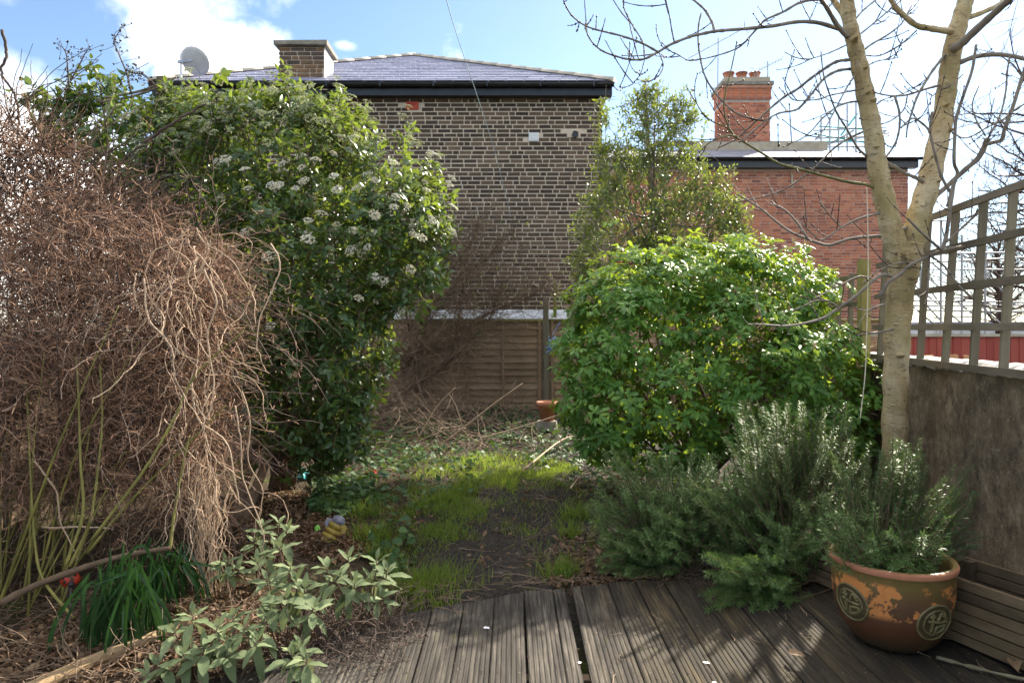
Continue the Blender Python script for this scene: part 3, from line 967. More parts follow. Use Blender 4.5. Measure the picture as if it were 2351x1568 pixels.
MB().box((6.2, 18.75, 6.56), (4.6, .34, .06), None, .01).build('parapet_coping', M['concrete'], rh)
# red chimney
KX0, KX1, KY0, KY1 = 5.78, 7.04, 18.6, 19.5
kc = MB().box(((KX0 + KX1) / 2, (KY0 + KY1) / 2, 7.2), (KX1 - KX0 - .02, KY1 - KY0 - .02, 2.1)).build('chimney', M['mortar_red'], rh)
brickwork(kc, KX0, KX1, 6.5, 7.72, KY0 - .002, M['brick_red'], .072, .214, .011, (), 110, None, .02, 'front', 'random')
brickwork(kc, KY0, KY1, 6.5, 7.72, KX0 - .002, M['brick_red'], .072, .214, .011, (), 0, None, .02, 'left', 'random')
for (z0, z1, e, mt) in ((7.72, 7.80, .03, 'brick_red'), (7.80, 8.02, .02, 'brick_red'), (8.02, 8.10, .05, 'brick_red'), (8.10, 8.20, .08, 'concrete'), (8.20, 8.34, .0, 'stone_pale')):
    if mt == 'brick_red':
        b_ = MB().box(((KX0 + KX1) / 2, (KY0 + KY1) / 2, (z0 + z1) / 2), (KX1 - KX0 + 2 * e - .02, KY1 - KY0 + 2 * e - .02, z1 - z0)).build('corbel', M['mortar_red'], kc)
        mb_ = []
        for face, pos_, a_, c_ in (('front', KY0 - e - .002, KX0 - e, KX1 + e), ('left', KX0 - e - .002, KY0 - e, KY1 + e)):
            r_ = z0 + .036
            while r_ < z1:
                w0 = a_
                while w0 < c_ - .05:
                    w1 = min(w0 + .214, c_)
                    m_ = MB()
                    if face == 'front': m_.box(((w0 + w1) / 2, pos_ + .005, r_), (w1 - w0 - .011, .022, .061))
                    else: m_.box((pos_ + .005, (w0 + w1) / 2, r_), (.022, w1 - w0 - .011, .061))
                    mb_.append(m_); w0 += .225
                r_ += .072
        J = MB()
        for m_ in mb_: J.add(m_.v, m_.f)
        J.build('corbel_bricks', M['brick_red'], kc, kind='stuff')
    else:
        MB().box(((KX0 + KX1) / 2, (KY0 + KY1) / 2, (z0 + z1) / 2), (KX1 - KX0 + 2 * e, KY1 - KY0 + 2 * e, z1 - z0), None, .006).build('corbel', M[mt], kc, False, .01)
for k in range(3):
    MB().lathe([(.0, .10), (.115, .10), (.125, .16), (.165, .18), (.165, .205), (.14, .205), (.13, .08), (.145, .0), (.165, .0)][::-1], (5.98 + k * .36, 18.85, 8.33), 16).build('chimney_pot', M['terracotta'], kc, True)
# aerials
def aerial(base, top, bd, nel, L_, label, mat='metal'):
    a = empty('tv_aerial', base, label, 'aerial', 'television aerials on the red chimney')
    MB().tube([base, top], .016, 8).build('mast', M[mat], a)
    c0 = Vector(top) - Vector((0, 0, .12)); b0 = c0 - bd * L_ * .45; b1 = c0 + bd * L_ * .55
    MB().tube([b0, b1], .012, 6).build('boom', M[mat], a)
    cr = bd.cross(Vector((0, 0, 1))).normalized()
    upv = cr.cross(bd)
    for k in range(nel):
        p = b0.lerp(b1, k / (nel - 1))
        h = .16 - .06 * k / nel
        d_ = cr * .6 + upv * .4
        MB().tube([p - d_ * h, p + d_ * h], .006, 5).build('element', M[mat], a)
    rf = b0
    for s_ in (-1, 1):
        e_ = rf + upv * .15 * s_ - bd * .06
        m_ = MB()
        for q_ in (.25, .5, .75, 1.0):
            p_ = rf.lerp(e_, q_); m_.tube([p_ - cr * .10, p_ + cr * .10], .005, 4)
        m_.tube([rf - cr * .07, e_ - cr * .07], .005, 4); m_.tube([rf + cr * .07, e_ + cr * .07], .005, 4)
        m_.build('reflector', M[mat], a)
pk = at(1762, 245, 18.7)
aerial((7.02, 18.7, 7.9), at(1762, 142, 18.7), Vector((.75, .2, .42)).normalized(), 9, .95, 'tilted aerial on the right shoulder of the red chimney')
aerial((5.72, 19.0, 7.6), at(1649, 88, 19.0), Vector((-.8, .2, -.38)).normalized(), 9, 1.7, 'tall thin aerial on the left side of the red chimney')

# ------------------------------------------------------------------ scaffolds, red fence, far roofs on the right
sc = empty('scaffolding', (10.5, 22, 0), 'teal and grey scaffolding rising beyond the red house roof', 'scaffolding', 'scaffolding structures')
def st(px, py, Y=22): return at(px, py, Y)
for (px, y0, y1) in ((1885, 345, 268), (1905, 380, 270), (1925, 380, 262), (1945, 380, 240), (1965, 380, 235), (1990, 380, 265), (2020, 380, 278)):
    a = st(px, y0); a.z = 0
    MB().tube([a, st(px, y1)], .03, 6).build('standard', M['scaffold' if px % 2 else 'teal'], sc)
for (xa, ya, xb, yb, c_) in ((1868, 300, 2035, 292, 's'), (1880, 290, 2030, 300, 't'), (1872, 318, 2040, 312, 's'), (1880, 326, 2030, 324, 't'), (1890, 338, 2030, 336, 's'), (1930, 312, 1968, 262, 't'), (1880, 345, 1960, 300, 's'), (1985, 340, 2035, 300, 's'), (1870, 308, 2000, 330, 't'), (1900, 330, 2040, 306, 's')):
    MB().tube([st(xa, ya), st(xb, yb)], .028, 6).build('ledger', M['teal' if c_ == 't' else 'scaffold'], sc)
sc = empty('scaffolding', (6, 11, 0), 'grey tubular scaffolding seen through the trellis squares', 'scaffolding', 'scaffolding structures')
for (px, y0) in ((2113, 470), (2160, 505), (2208, 540), (2262, 520), (2318, 430), (2390, 450), (2450, 460)):
    a = at(px, 760, 10.5); a.z = 0
    MB().tube([a, at(px, y0, 10.5)], .018, 6).build('standard', M['scaffold'], sc)
for (xa, ya, xb, yb) in ((2095, 583, 2330, 580), (2095, 605, 2460, 585), (2095, 618, 2460, 620), (2095, 510, 2190, 505), (2095, 690, 2460, 696), (2095, 702, 2460, 700), (2095, 712, 2460, 718), (2080, 770, 2460, 768), (2095, 610, 2250, 735), (2080, 640, 2230, 760), (2090, 660, 2190, 770), (2090, 560, 2300, 745), (2080, 590, 2160, 700), (2090, 700, 2170, 765), (2200, 560, 2330, 700)):
    d_ = random.uniform(10.2, 11.4)
    MB().tube([at(xa, ya, d_), at(xb, yb, d_)], .015, 6).build('ledger', M['scaffold'], sc)
rf = empty('board_fence', (5, 8, 0), 'red painted board fence beyond the right garden wall', 'fence')
x = at(2050, 0, 8.4).x
while x < 8.2:
    w = random.uniform(.085, .10)
    MB().box((x, 8.4 + random.uniform(-.006, .006), .68), (w, .022, 1.27 + random.uniform(-.01, .01)), None, .002).build('board', M['red_paint'], rf)
    x += w + .006
MB().box((6.2, 8.4, 1.33), (4.4, .08, .035)).build('top_rail', M['stone_pale'], rf)
for (px, w_) in ((2120, 44), (2180, 36), (2222, 18)):
    p = at(px, 818, 8.2)
    tag(MB().box((p.x, 8.2, .52), (w_ / FPX * 8.2, .03, 1.14), None, .01).build('orange_board', M['orange_board']), {44: 'widest orange board leaning low on the red fence by the trunk', 36: 'middle orange board leaning low on the red fence', 18: 'narrow orange board leaning low on the red fence'}[w_], 'board', 'orange boards against the red fence')
fb = empty('far_shed', (20, 30, 0), 'low bluish grey building far off behind the scaffolding', 'building')
MB().box((21.2, 31, .85), (6.0, 3, 1.7)).build('wall', M['dish'], fb)
MB().box((21.2, 31, 1.78), (6.3, 3.3, .16)).build('roof', M['slate'], fb)
for k in range(4):
    MB().box((19.2 + k * 1.3, 29.49, 1.0), (.6, .03, .6)).build('window', M['black'], fb)

# telephone wire from the top of the picture down to the rear
wire = catmull([at(1010, -60, 5.0), at(1036, 40, 6.0), at(1065, 130, 7.2), at(1100, 235, 8.6), at(1135, 345, 9.8), at(1165, 465, 11.0), at(1172, 500, 11.15)], 8)
tag(MB().tube(wire, .0042, 5).build('cable', M['black_wire']), 'thin pale blue cable running down across the dark brick wall', 'cable')
st_ = catmull([at(1990, 430, 3.95), at(1992, 500, 3.95), at(1993, 620, 3.95), at(1990, 760, 3.95), at(1986, 860, 3.95), at(1975, 960, 3.95)], 6)
tag(MB().tube(st_, .0028, 5).build('hanging_string', M['string']), 'pale string hanging straight down left of the tree trunk', 'string')

# ------------------------------------------------------------------ glazed pot with round emblems
t = NT('worn_glaze')
P = t.pos('obj')
sx = t.n('ShaderNodeSeparateXYZ'); t.l(P, sx.inputs[0])
z_ = sx.outputs[2]
n1 = t.noise(9, 6, .68, P); n2 = t.noise(45, 4, .6, P)
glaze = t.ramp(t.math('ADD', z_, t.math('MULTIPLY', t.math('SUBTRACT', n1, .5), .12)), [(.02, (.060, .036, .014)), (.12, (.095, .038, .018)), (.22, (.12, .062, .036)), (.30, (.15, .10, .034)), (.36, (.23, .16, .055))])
bare = t.mix(n2, (.50, .17, .04), (.60, .25, .07))
glaze = t.mix(t.range(t.noise(16, 6, .7, P), .56, .66, 0, .5), glaze, (.10, .095, .03))
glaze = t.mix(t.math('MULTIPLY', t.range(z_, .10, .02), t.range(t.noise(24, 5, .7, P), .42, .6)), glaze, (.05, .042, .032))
band = t.math('MULTIPLY', t.range(z_, .14, .235), t.range(z_, .34, .285))
fl = t.math('ADD', t.math('MULTIPLY', n1, .9), t.math('MULTIPLY', t.math('SUBTRACT', n2, .5), .22))
worn = t.math('MULTIPLY', t.range(fl, .475, .495), t.range(band, .25, .55), True)
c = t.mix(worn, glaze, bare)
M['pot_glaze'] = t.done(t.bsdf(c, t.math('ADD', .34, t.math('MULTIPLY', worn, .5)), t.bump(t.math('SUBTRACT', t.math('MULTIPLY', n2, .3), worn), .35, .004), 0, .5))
M['emblem'] = simple_mat('emblem_glaze', (.11, .10, .045), (.20, .17, .075), 30, .45, .3, 80)
M['emblem_dark'] = simple_mat('emblem_ground', (.055, .038, .02), (.095, .065, .03), 30, .5, .3, 80)
M['potsoil'] = simple_mat('pot_soil', (.012, .008, .006), (.035, .022, .016), 30, .95, .8, 60, bdist=.02)
PC = Vector((1.668, 3.0, 0.0))
prof = [(.0, .004), (.135, .004), (.165, .012), (.205, .045), (.245, .105), (.268, .175), (.277, .25), (.279, .31), (.278, .345), (.287, .352), (.289, .366), (.284, .376), (.268, .378), (.258, .366), (.255, .30), (.252, .28)]
def pot_r(z):
    pr = [p for p in prof[2:9]]
    for (r0, z0), (r1, z1) in zip(pr[:-1], pr[1:]):
        if z0 <= z <= z1: return r0 + (r1 - r0) * (z - z0) / (z1 - z0)
    return .241
pot = empty('plant_pot', PC, 'large worn orange and brown glazed pot with round emblems', 'pot')
prof = [(r_ * .868, z_) for r_, z_ in prof]
me = MB().lathe(prof, (0, 0, 0), 72).mesh('body', True)
o = mesh_obj('body', me, M['pot_glaze'], None); o.parent = pot
body_pot = o
def rim_fix(o, mat): pass
MB().lathe([(.231, .372), (.2465, .3765), (.2525, .366), (.2505, .352)], PC, 72).build('rim', M['terracotta'], pot, True)
MB().lathe([(.0, .315), (.12, .318), (.220, .30)], PC, 40).build('soil', M['potsoil'], pot, True)
def emblem(theta0, zc, Rr, parent):
    def sp(u, v, out=.003):
        z = zc + v
        r_ = pot_r(z)
        th = theta0 + u / r_
        return PC + Vector((math.cos(th) * (r_ + out), math.sin(th) * (r_ + out), z))
    V = []; F = []
    for rr in range(7):
        for k in range(40):
            a_ = 2 * math.pi * k / 40
            V.append(sp(Rr * rr / 6 * math.cos(a_), Rr * .93 * rr / 6 * math.sin(a_), .0022))
    for rr in range(6):
        for k in range(40):
            F.append((rr * 40 + k, rr * 40 + (k + 1) % 40, rr * 40 + 40 + (k + 1) % 40, rr * 40 + 40 + k))
    e = MB().add(V, F).build('emblem', M['emblem_dark'], parent, True)
    for q, tr in ((1.0, .0042), (.70, .0036)):
        pts = [sp(Rr * q * math.cos(2 * math.pi * k / 48), Rr * .93 * q * math.sin(2 * math.pi * k / 48), .003) for k in range(49)]
        MB().tube(pts, tr, 6).build('ring', M['emblem'], e, True)
    S = [[(-.26, .55), (-.25, .10), (-.24, -.52)], [(-.50, .12), (-.10, .05), (.30, .02), (.58, .04)], [(-.42, .34), (-.12, .36)],
         [(.22, .52), (.12, .30), (.02, .10)], [(.30, .40), (.52, .20)], [(-.02, -.58), (.03, -.26), (.24, -.18), (.55, -.14)], [(-.02, -.58), (.26, -.52), (.52, -.36), (.55, -.14)], [(.20, .50), (.46, .42), (.40, .28)]]
    for s_ in S:
        pts = catmull([sp(Rr * a_, Rr * b_, .004) for a_, b_ in s_], 5)
        MB().tube(pts, .0058, 6).build('stroke', M['emblem'], e, True)
emblem(R(-76), .175, .080, pot)
emblem(R(-160), .205, .080, pot)
emblem(R(15), .20, .080, pot)

# ------------------------------------------------------------------ slatted timber planters
def planter(c, ang, L_, W_, H_, label, n=6):
    p = empty('timber_planter', (c[0], c[1], 0), label, 'planter', 'slatted timber planters')
    rot = Matrix.Rotation(ang, 3, 'Z')
    C = Vector((c[0], c[1], .01))
    h = H_ / n
    for k in range(n):
        for s_ in (-1, 1):
            off = rot @ Vector((s_ * W_ / 2, 0, 0))
            MB().box(C + off + Vector((0, 0, h * (k + .5))), (.024, L_ + random.uniform(-.01, .01), h - .007), rot, .002).build('slat', M['planter'], p)
            off = rot @ Vector((0, s_ * (L_ / 2 - .014), 0))
            MB().box(C + off + Vector((0, 0, h * (k + .5))), (W_ - .028, .024, h - .007), rot, .002).build('slat', M['planter'], p)
    for sx_ in (-1, 1):
        for sy_ in (-1, 1):
            off = rot @ Vector((sx_ * (W_ / 2 - .035), sy_ * (L_ / 2 - .045), 0))
            MB().box(C + off + Vector((0, 0, H_ / 2)), (.04, .04, H_ - .01), rot).build('corner_post', M['planter'], p)
    MB().box(C + Vector((0, 0, H_ * .62)), (W_ - .03, L_ - .05, .02), rot).build('soil', M['potsoil'], p)
planter((2.20, 2.72), R(22), 1.0, .30, .285, 'slatted timber planter right of the big pot')
planter((1.80, 3.66), R(22), .40, .26, .250, 'slatted timber planter half hidden by rosemary left of the big pot')

# ------------------------------------------------------------------ small things
M['red_gloss'] = simple_mat('red_plastic', (.42, .035, .015), (.52, .06, .025), 5, .45, .02, 30)
M['yellow_gloss'] = simple_mat('yellow_ornament', (.20, .15, .02), (.34, .25, .05), 14, .4, .3, 40)
M['grey_gloss'] = simple_mat('grey_ornament', (.14, .14, .18), (.24, .24, .30), 14, .4, .3, 40)
M['lime'] = simple_mat('lime_plastic', (.14, .42, .04), (.20, .52, .07), 14, .4, .1, 40)
M['teal_dark'] = simple_mat('dark_green_plastic', (.005, .05, .04), (.02, .12, .10), 20, .25, .4, 60)
M['blue'] = simple_mat('blue_net', (.06, .18, .42), (.16, .32, .60), 20, .5, .1, 60)
lb = at(162, 1330, 3.3)
lady = empty('ladybird_ornament', lb, 'red ladybird ornament with black spots beside the strap leaves', 'ornament')
V = []; F = []
nu, nv = 20, 10
for j in range(nv + 1):
    ph = math.pi * j / nv
    for k in range(nu):
        an = 2 * math.pi * k / nu
        V.append(lb + Vector((.042 * math.sin(ph) * math.cos(an), .045 * math.sin(ph) * math.sin(an), .035 * math.cos(ph))))
for j in range(nv):
    for k in range(nu):
        F.append((j * nu + k, j * nu + (k + 1) % nu, (j + 1) * nu + (k + 1) % nu, (j + 1) * nu + k))
MB().add(V, F).build('shell', M['red_gloss'], lady, True)
def on_shell(th, ph, r_, name, mat):
    d = Vector((math.sin(ph) * math.cos(th), math.sin(ph) * math.sin(th), math.cos(ph)))
    c0 = lb + Vector((.0425 * d.x, .0455 * d.y, .0355 * d.z))
    a_ = d.cross(Vector((.3, .2, 1))).normalized(); b_ = d.cross(a_)
    V = [c0 + (a_ * math.cos(2 * math.pi * k / 12) + b_ * math.sin(2 * math.pi * k / 12)) * r_ - d * (r_ * r_ * 6) for k in range(12)] + [c0 + d * .0015]
    MB().add(V, [(k, (k + 1) % 12, 12) for k in range(12)]).build(name, M[mat], lady, True)
for th, ph, r_ in ((-1.9, 1.0, .0082), (-1.2, .75, .0082), (-1.55, 1.45, .0081), (-.8, 1.2, .0082), (-2.5, 1.3, .0081), (-.3, .8, .0080), (-1.6, .35, .0081)):
    on_shell(th, ph, r_, 'spot', 'black')
mb = MB(); hc = lb + Vector((.026, -.036, -.01)); V = []; F = []
for j in range(7):
    for k in range(12):
        ph = math.pi * j / 6; an = 2 * math.pi * k / 12
        V.append(hc + Vector((.016 * math.sin(ph) * math.cos(an), .016 * math.sin(ph) * math.sin(an), .015 * math.cos(ph))))
for j in range(6):
    for k in range(12):
        F.append((j * 12 + k, j * 12 + (k + 1) % 12, j * 12 + 12 + (k + 1) % 12, j * 12 + 12 + k))
mb.add(V, F).build('head', M['black'], lady, True)
MB().tube([lb + Vector((0, 0, -.04)), lb + Vector((0, 0, -.22))], .004, 6).build('stake', M['metal'], lady)

# ribbed yellow ornament (bee) lying in the leaf litter
bb = gat(750, 1245, .02)
bee = empty('bee_ornament', bb, 'yellow ribbed ornament with a grey head lying behind the sage', 'ornament')
axis = Vector((.42, .25, .80)).normalized(); a_ = axis.cross(Vector((0, 1, 0))).normalized(); b_ = axis.cross(a_)
def lump(c0, prof_, name, mat, n=18):
    V = []; F = []
    for s_, r_ in prof_:
        for k in range(n):
            an = 2 * math.pi * k / n
            V.append(c0 + axis * s_ + (a_ * math.cos(an) + b_ * math.sin(an)) * r_)
    for j in range(len(prof_) - 1):
        for k in range(n):
            F.append((j * n + k, j * n + (k + 1) % n, j * n + n + (k + 1) % n, j * n + n + k))
    MB().add(V, F).build(name, M[mat], bee, True)
for k in range(4):
    lump(bb + axis * (.035 * k - .01), [(0, .038 + .006 * math.sin(k)), (.006, .050 + .004 * k * (3 - k) / 2), (.02, .055 + .003 * k * (3 - k) / 2), (.032, .047), (.036, .040)], 'band', 'yellow_gloss')
lump(bb + axis * .13, [(0, .034), (.012, .043), (.03, .042), (.046, .028), (.054, .0)], 'head', 'grey_gloss')
for s_ in (-1, 1):
    base = bb + axis * .085 + a_ * (.03 * s_)
    V = []
    for k in range(10):
        an = 2 * math.pi * k / 10
        V.append(base + a_ * (s_ * (.018 + .026 * math.cos(an))) + axis * (.03 + .030 * math.sin(an)) + b_ * .02)
    V += [v - b_ * .006 for v in V]
    MB().add(V, [tuple(range(10)), tuple(range(10, 20))[::-1]] + [(k, (k + 1) % 10, 10 + (k + 1) % 10, 10 + k) for k in range(10)]).build('wing', M['yellow_gloss' if s_ < 0 else 'grey_gloss'], bee)
# bright green plastic leaf beside it
p = gat(728, 1228, .03); p.z = .05
TV, TF = leaf_template(.75, .05, .2)
o = mesh_obj('plastic_leaf', np_mesh('plastic_leaf', TV * .055, TF), M['lime']); o.location = p; o.rotation_euler = (R(55), R(10), R(20))
m_ = o.modifiers.new('solid', 'SOLIDIFY'); m_.thickness = .003
tag(o, 'small lime green plastic leaf beside the yellow ornament', 'ornament')

def crumple(c, size, name, label, cat, mat, n=14, flat=.35, seed=1):
    r_ = random.Random(seed); V = []; F = []
    for j in range(n // 2 + 1):
        ph = math.pi * j / (n // 2)
        for k in range(n):
            an = 2 * math.pi * k / n; q = 1 + r_.uniform(-.28, .28)
            V.append(Vector(c) + Vector((size[0] * math.sin(ph) * math.cos(an) * q, size[1] * math.sin(ph) * math.sin(an) * q, size[2] * math.cos(ph) * (1 + r_.uniform(-.3, .3)))))
    for j in range(n // 2):
        for k in range(n):
            F.append((j * n + k, j * n + (k + 1) % n, (j + 1) * n + (k + 1) % n, (j + 1) * n + k))
    return tag(MB().add(V, F).build(name, M[mat]), label, cat)
c_ = gat(862, 1092, .06)
pk_ = empty('discarded_packet', c_, 'dark green and red crumpled plastic lying on the litter', 'litter')
for (dx, sz, mt) in ((0, (.11, .05, .03), 'teal_dark'), (-.03, (.05, .03, .02), 'red_gloss')):
    o = crumple(c_ + Vector((dx, -.01 if mt == 'red_gloss' else 0, .03 if mt == 'red_gloss' else 0)), sz, 'foil' if mt == 'teal_dark' else 'red_print', None, None, mt, 14, .3, 5)
    o.parent = pk_; o.matrix_parent_inverse = Matrix.Translation(-c_)
p = gat(690, 1092, .06)
crumple(p, (.12, .08, .06), 'plastic_sheet', 'teal plastic scrap lying under the flowering shrub', 'litter', 'teal', 16, .3, 9)
# blue net hung at the edge of the green shrub
p = at(1268, 790, 7.6)
net = MB()
for k in range(10):
    a0 = rng.normal(0, .035, 3); a1 = rng.normal(0, .04, 3)
    pts = catmull([p + Vector((a0[0], a0[1], a0[2] + .05)), p + Vector(rng.normal(0, .03, 3)), p + Vector((a1[0], a1[1], a1[2] - .06))], 4)
    net.tube(pts, .006, 5)
net.tube([p + Vector((0, 0, .1)), p + Vector((.1, .2, .25))], .003, 4)
tag(net.build('plastic_net', M['blue']), 'scrap of pale blue plastic netting caught on the green shrub', 'netting')
# small terracotta pot by the fence
p = gat(1256, 985, .1)
sp_ = empty('small_pot', p, 'small terracotta flower pot at the foot of the rear fence', 'pot')
MB().lathe([(.0, .0), (.085, .0), (.12, .20), (.14, .20), (.14, .26), (.12, .26), (.10, .12), (.0, .11)], p + Vector((0, 0, .10)), 28).build('body', M['terracotta'], sp_, True)
MB().lathe([(.10, .0), (.14, .0), (.13, .11), (.0, .11)], p, 12).build('stone', M['concrete'], sp_)
# paving slab fragments under the rosemary
M['dark_slab'] = simple_mat('dark_slab', (.035, .033, .032), (.11, .10, .09), 7, .9, .7, 50, bdist=.01)
for k, (px, py, s_, l_) in enumerate(((1655, 1300, .16, 'broken dark slab lying under the trailing rosemary'), (1720, 1325, .12, 'smaller broken slab lying right of the first under the rosemary'))):
    p = gat(px, py, 0); p.y = max(p.y, 3.84) + .05
    p.z = float(gz(p.x, p.y)) + .06
    tag(MB().box(p, (s_ * 2, s_ * 1.3, .07), Matrix.Rotation(.3 + k, 3, 'Z') @ Matrix.Rotation(.15, 3, 'X'), .02).build('paving_slab', M['dark_slab'], None, False, .008), l_, 'slab', 'broken slabs')
# log edging in the left foreground
lg = [gat(60, 1588, .05), gat(110, 1563, .05), gat(215, 1515, .05), gat(320, 1474, .05), gat(400, 1440, .05), gat(450, 1415, .05)]
lp = catmull(lg, 5); n_ = len(lp)
tag(MB().tube(lp, np.linspace(.030, .019, n_) * (1 + .06 * np.sin(np.arange(n_) * 1.7)), 10).build('log', M['brushedwood'], None, True), 'pale fallen branch lying in front of the strap leaves', 'branch')
# white droppings and scraps on the deck
M['dropping'] = simple_mat('white_dropping', (.62, .60, .60), (.80, .78, .78), 30, .8, .3, 90)
for k, (px, py, s_) in enumerate(((1117, 1440, .020), (1330, 1520, .011), (1640, 1565, .012), (1622, 1520, .018))):
    p = gat(px, py, .001)
    V = [Vector((p.x, p.y, .004))]
    n_ = 14
    for q in range(n_):
        an = 2 * math.pi * q / n_; rr = s_ * random.uniform(.5, 1.1)
        V.append(Vector((p.x + rr * math.cos(an), p.y + rr * .8 * math.sin(an), .0008)))
    tag(MB().add(V, [(0, 1 + q, 1 + (q + 1) % n_) for q in range(n_)]).build('dropping', M['dropping'], None, True),
        ['white bird dropping near the middle of the deck', 'small pale fleck right of the dark deck gap', 'pale fleck nearest the front edge right of the deck', 'greyish scrap on the brown deck boards'][k], 'dropping', 'pale flecks on the deck')
M['dry_leaf'] = leaf_mat('dry_leaf', [(0, (.05, .026, .014)), (.4, (.115, .064, .034)), (.75, (.21, .135, .078)), (1, (.38, .27, .165))], .7, .15, (.3, .16, .05), .25, 12)
TV, TF = leaf_template(.55, .35, .55, wave=.05)
dl_me = np_mesh('dead_leaf', TV, TF); dl_me.materials.append(M['dry_leaf'])
for k, (px, py, s_, l_) in enumerate(((2108, 1508, .075, 'curled dead leaf on the deck below the pot'), (2270, 1480, .09, 'dead leaf standing by the right planter'), (2330, 1525, .10, 'dead leaf at the bottom of the right planter'), (1810, 1508, .07, 'ragged pale dead leaf on the right deck boards'))):
    p = gat(px, py, .012)
    o = bpy.data.objects.new('dead_leaf', dl_me); COL.objects.link(o)
    o.location = (p.x, p.y, .028); o.scale = (s_, s_, s_); o.rotation_euler = (R(10 + 8 * k), R(15), 1.3 * k)
    tag(o, l_, 'leaf', 'dead leaves on the deck')
pts = catmull([gat(2150, 1508, .012), gat(2230, 1530, .016), gat(2320, 1552, .014), gat(2420, 1572, .016)], 4)
tag(MB().tube(pts, [.007 + .002 * math.sin(k * 1.7) + random.uniform(-.002, .002) for k in range(len(pts))], 6).build('stick', M['post'], None, True), 'rough split stick on the deck at bottom right', 'stick')

# ------------------------------------------------------------------ bark and foliage materials
t = NT('ash_bark')
P = t.pos()
n1 = t.noise(6, 5, .6, t.pos('pos', (1, 1, .5))); n2 = t.noise(22, 5, .65, t.pos('pos', (1, 1, 3.0))); n3 = t.noise(70, 3, .6)
c = t.ramp(n1, [(.3, (.25, .18, .085)), (.5, (.41, .315, .165)), (.68, (.52, .44, .30))])
c = t.mix(t.range(n2, .56, .68, 0, .85), c, (.085, .058, .032))
c = t.mix(t.range(t.noise(3.1, 5, .65), .50, .64, 0, .55), c, (.27, .235, .10))
c = t.mix(t.range(t.noise(13, 5, .7), .55, .66, 0, .55), c, (.16, .12, .075))
c = t.mix(t.range(t.noise(34, 4, .7), .60, .68, 0, .6), c, (.50, .47, .38))
sx = t.n('ShaderNodeSeparateXYZ'); t.l(P, sx.inputs[0])
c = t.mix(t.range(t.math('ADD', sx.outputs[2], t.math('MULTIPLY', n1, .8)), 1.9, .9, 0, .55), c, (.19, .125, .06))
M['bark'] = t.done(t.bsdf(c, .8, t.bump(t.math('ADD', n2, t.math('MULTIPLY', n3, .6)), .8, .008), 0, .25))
M['branch'] = simple_mat('branch_bark', (.13, .105, .085), (.27, .23, .185), 9, .75, .3, 60)
M['greenbranch'] = simple_mat('green_branch_bark', (.10, .095, .03), (.21, .19, .08), 9, .75, .3, 60)
M['bud'] = simple_mat('bud', (.018, .014, .013), (.05, .035, .03), 40, .6, .2, 60)
M['dark_twig'] = simple_mat('dark_twig', (.045, .030, .024), (.12, .08, .06), 12, .8, 0, tinted=.5)
M['dry_vine'] = simple_mat('dry_vine', (.15, .07, .042), (.50, .31, .20), 5, .8, 0, tinted=.7)
M['pale_vine'] = simple_mat('pale_vine', (.32, .215, .135), (.54, .40, .28), 6, .8, 0, tinted=.6)
M['green_stem'] = simple_mat('green_stem', (.10, .095, .02), (.26, .23, .06), 7, .7, .2, 60)
M['thicket'] = simple_mat('thicket_twig', (.11, .07, .045), (.26, .18, .12), 10, .8, 0, tinted=.6)
M['brown_stem'] = simple_mat('brown_stem', (.08, .05, .03), (.18, .12, .075), 10, .8, .3, 60)
M['vib_leaf'] = leaf_mat('viburnum_leaf', [(0, (.026, .060, .024)), (.4, (.050, .105, .036)), (.75, (.088, .16, .044)), (1, (.19, .26, .07))], .36, .36, (.34, .42, .03), .6, 2.2)
M['choi_leaf'] = leaf_mat('choisya_leaf', [(0, (.045, .125, .026)), (.45, (.088, .215, .042)), (.8, (.14, .285, .045)), (1, (.30, .42, .07))], .42, .42, (.46, .54, .03), .4, 2.2)
M['holly_leaf'] = leaf_mat('privet_leaf', [(0, (.055, .10, .028)), (.5, (.115, .185, .045)), (1, (.24, .30, .075))], .38, .40, (.34, .38, .03), .5, 3)
M['ivy_leaf'] = leaf_mat('ivy_leaf', [(0, (0.03, 0.072, 0.024)), (0.5, (0.06, 0.1275, 0.0375)), (0.9, (0.1275, 0.195, 0.0525)), (1, (0.33, 0.33, 0.06))], .38, .32, (.22, .28, .02), .5, 3)
M['sage_leaf'] = leaf_mat('sage_leaf', [(0, (.085, .115, .055)), (.45, (.13, .17, .082)), (.85, (.195, .235, .12)), (1, (.31, .31, .12))], .75, .20, (.24, .28, .07), .2, 5, (.22, .25, .17), 160)
M['rose_leaf'] = leaf_mat('rosemary_needle', [(0, (.055, .11, .030)), (.5, (.10, .175, .048)), (1, (.20, .265, .085))], .5, .2, (.16, .26, .03), .3, 3, (.13, .20, .10))
M['daff_leaf'] = leaf_mat('strap_leaf', [(0, (.008, .032, .009)), (.5, (.015, .052, .013)), (1, (.032, .085, .020))], .40, .14, (.05, .13, .02), .5, 5)
M['broad_leaf'] = leaf_mat('broad_leaf', [(0, (.16, .24, .04)), (.6, (.24, .34, .06)), (1, (.32, .42, .09))], .45, .5, (.50, .56, .06), .4, 5)
M['grass'] = leaf_mat('grass_blade', [(0, (.055, .10, .022)), (.5, (.095, .155, .032)), (.8, (.16, .24, .045)), (1, (.32, .28, .12))], .5, .45, (.42, .54, .04), .3, 4)
M['ground_ivy'] = leaf_mat('ground_ivy_leaf', [(0, (0.0252, 0.0588, 0.0224)), (0.5, (0.049, 0.105, 0.0364)), (1, (0.112, 0.182, 0.056))], .6, .25, (.16, .24, .02), .25, 3)
M['flower'] = leaf_mat('white_flower', [(0, (.50, .45, .30)), (.5, (.66, .62, .48)), (1, (.76, .74, .64))], .7, .2, (.7, .68, .5), .3, 20)
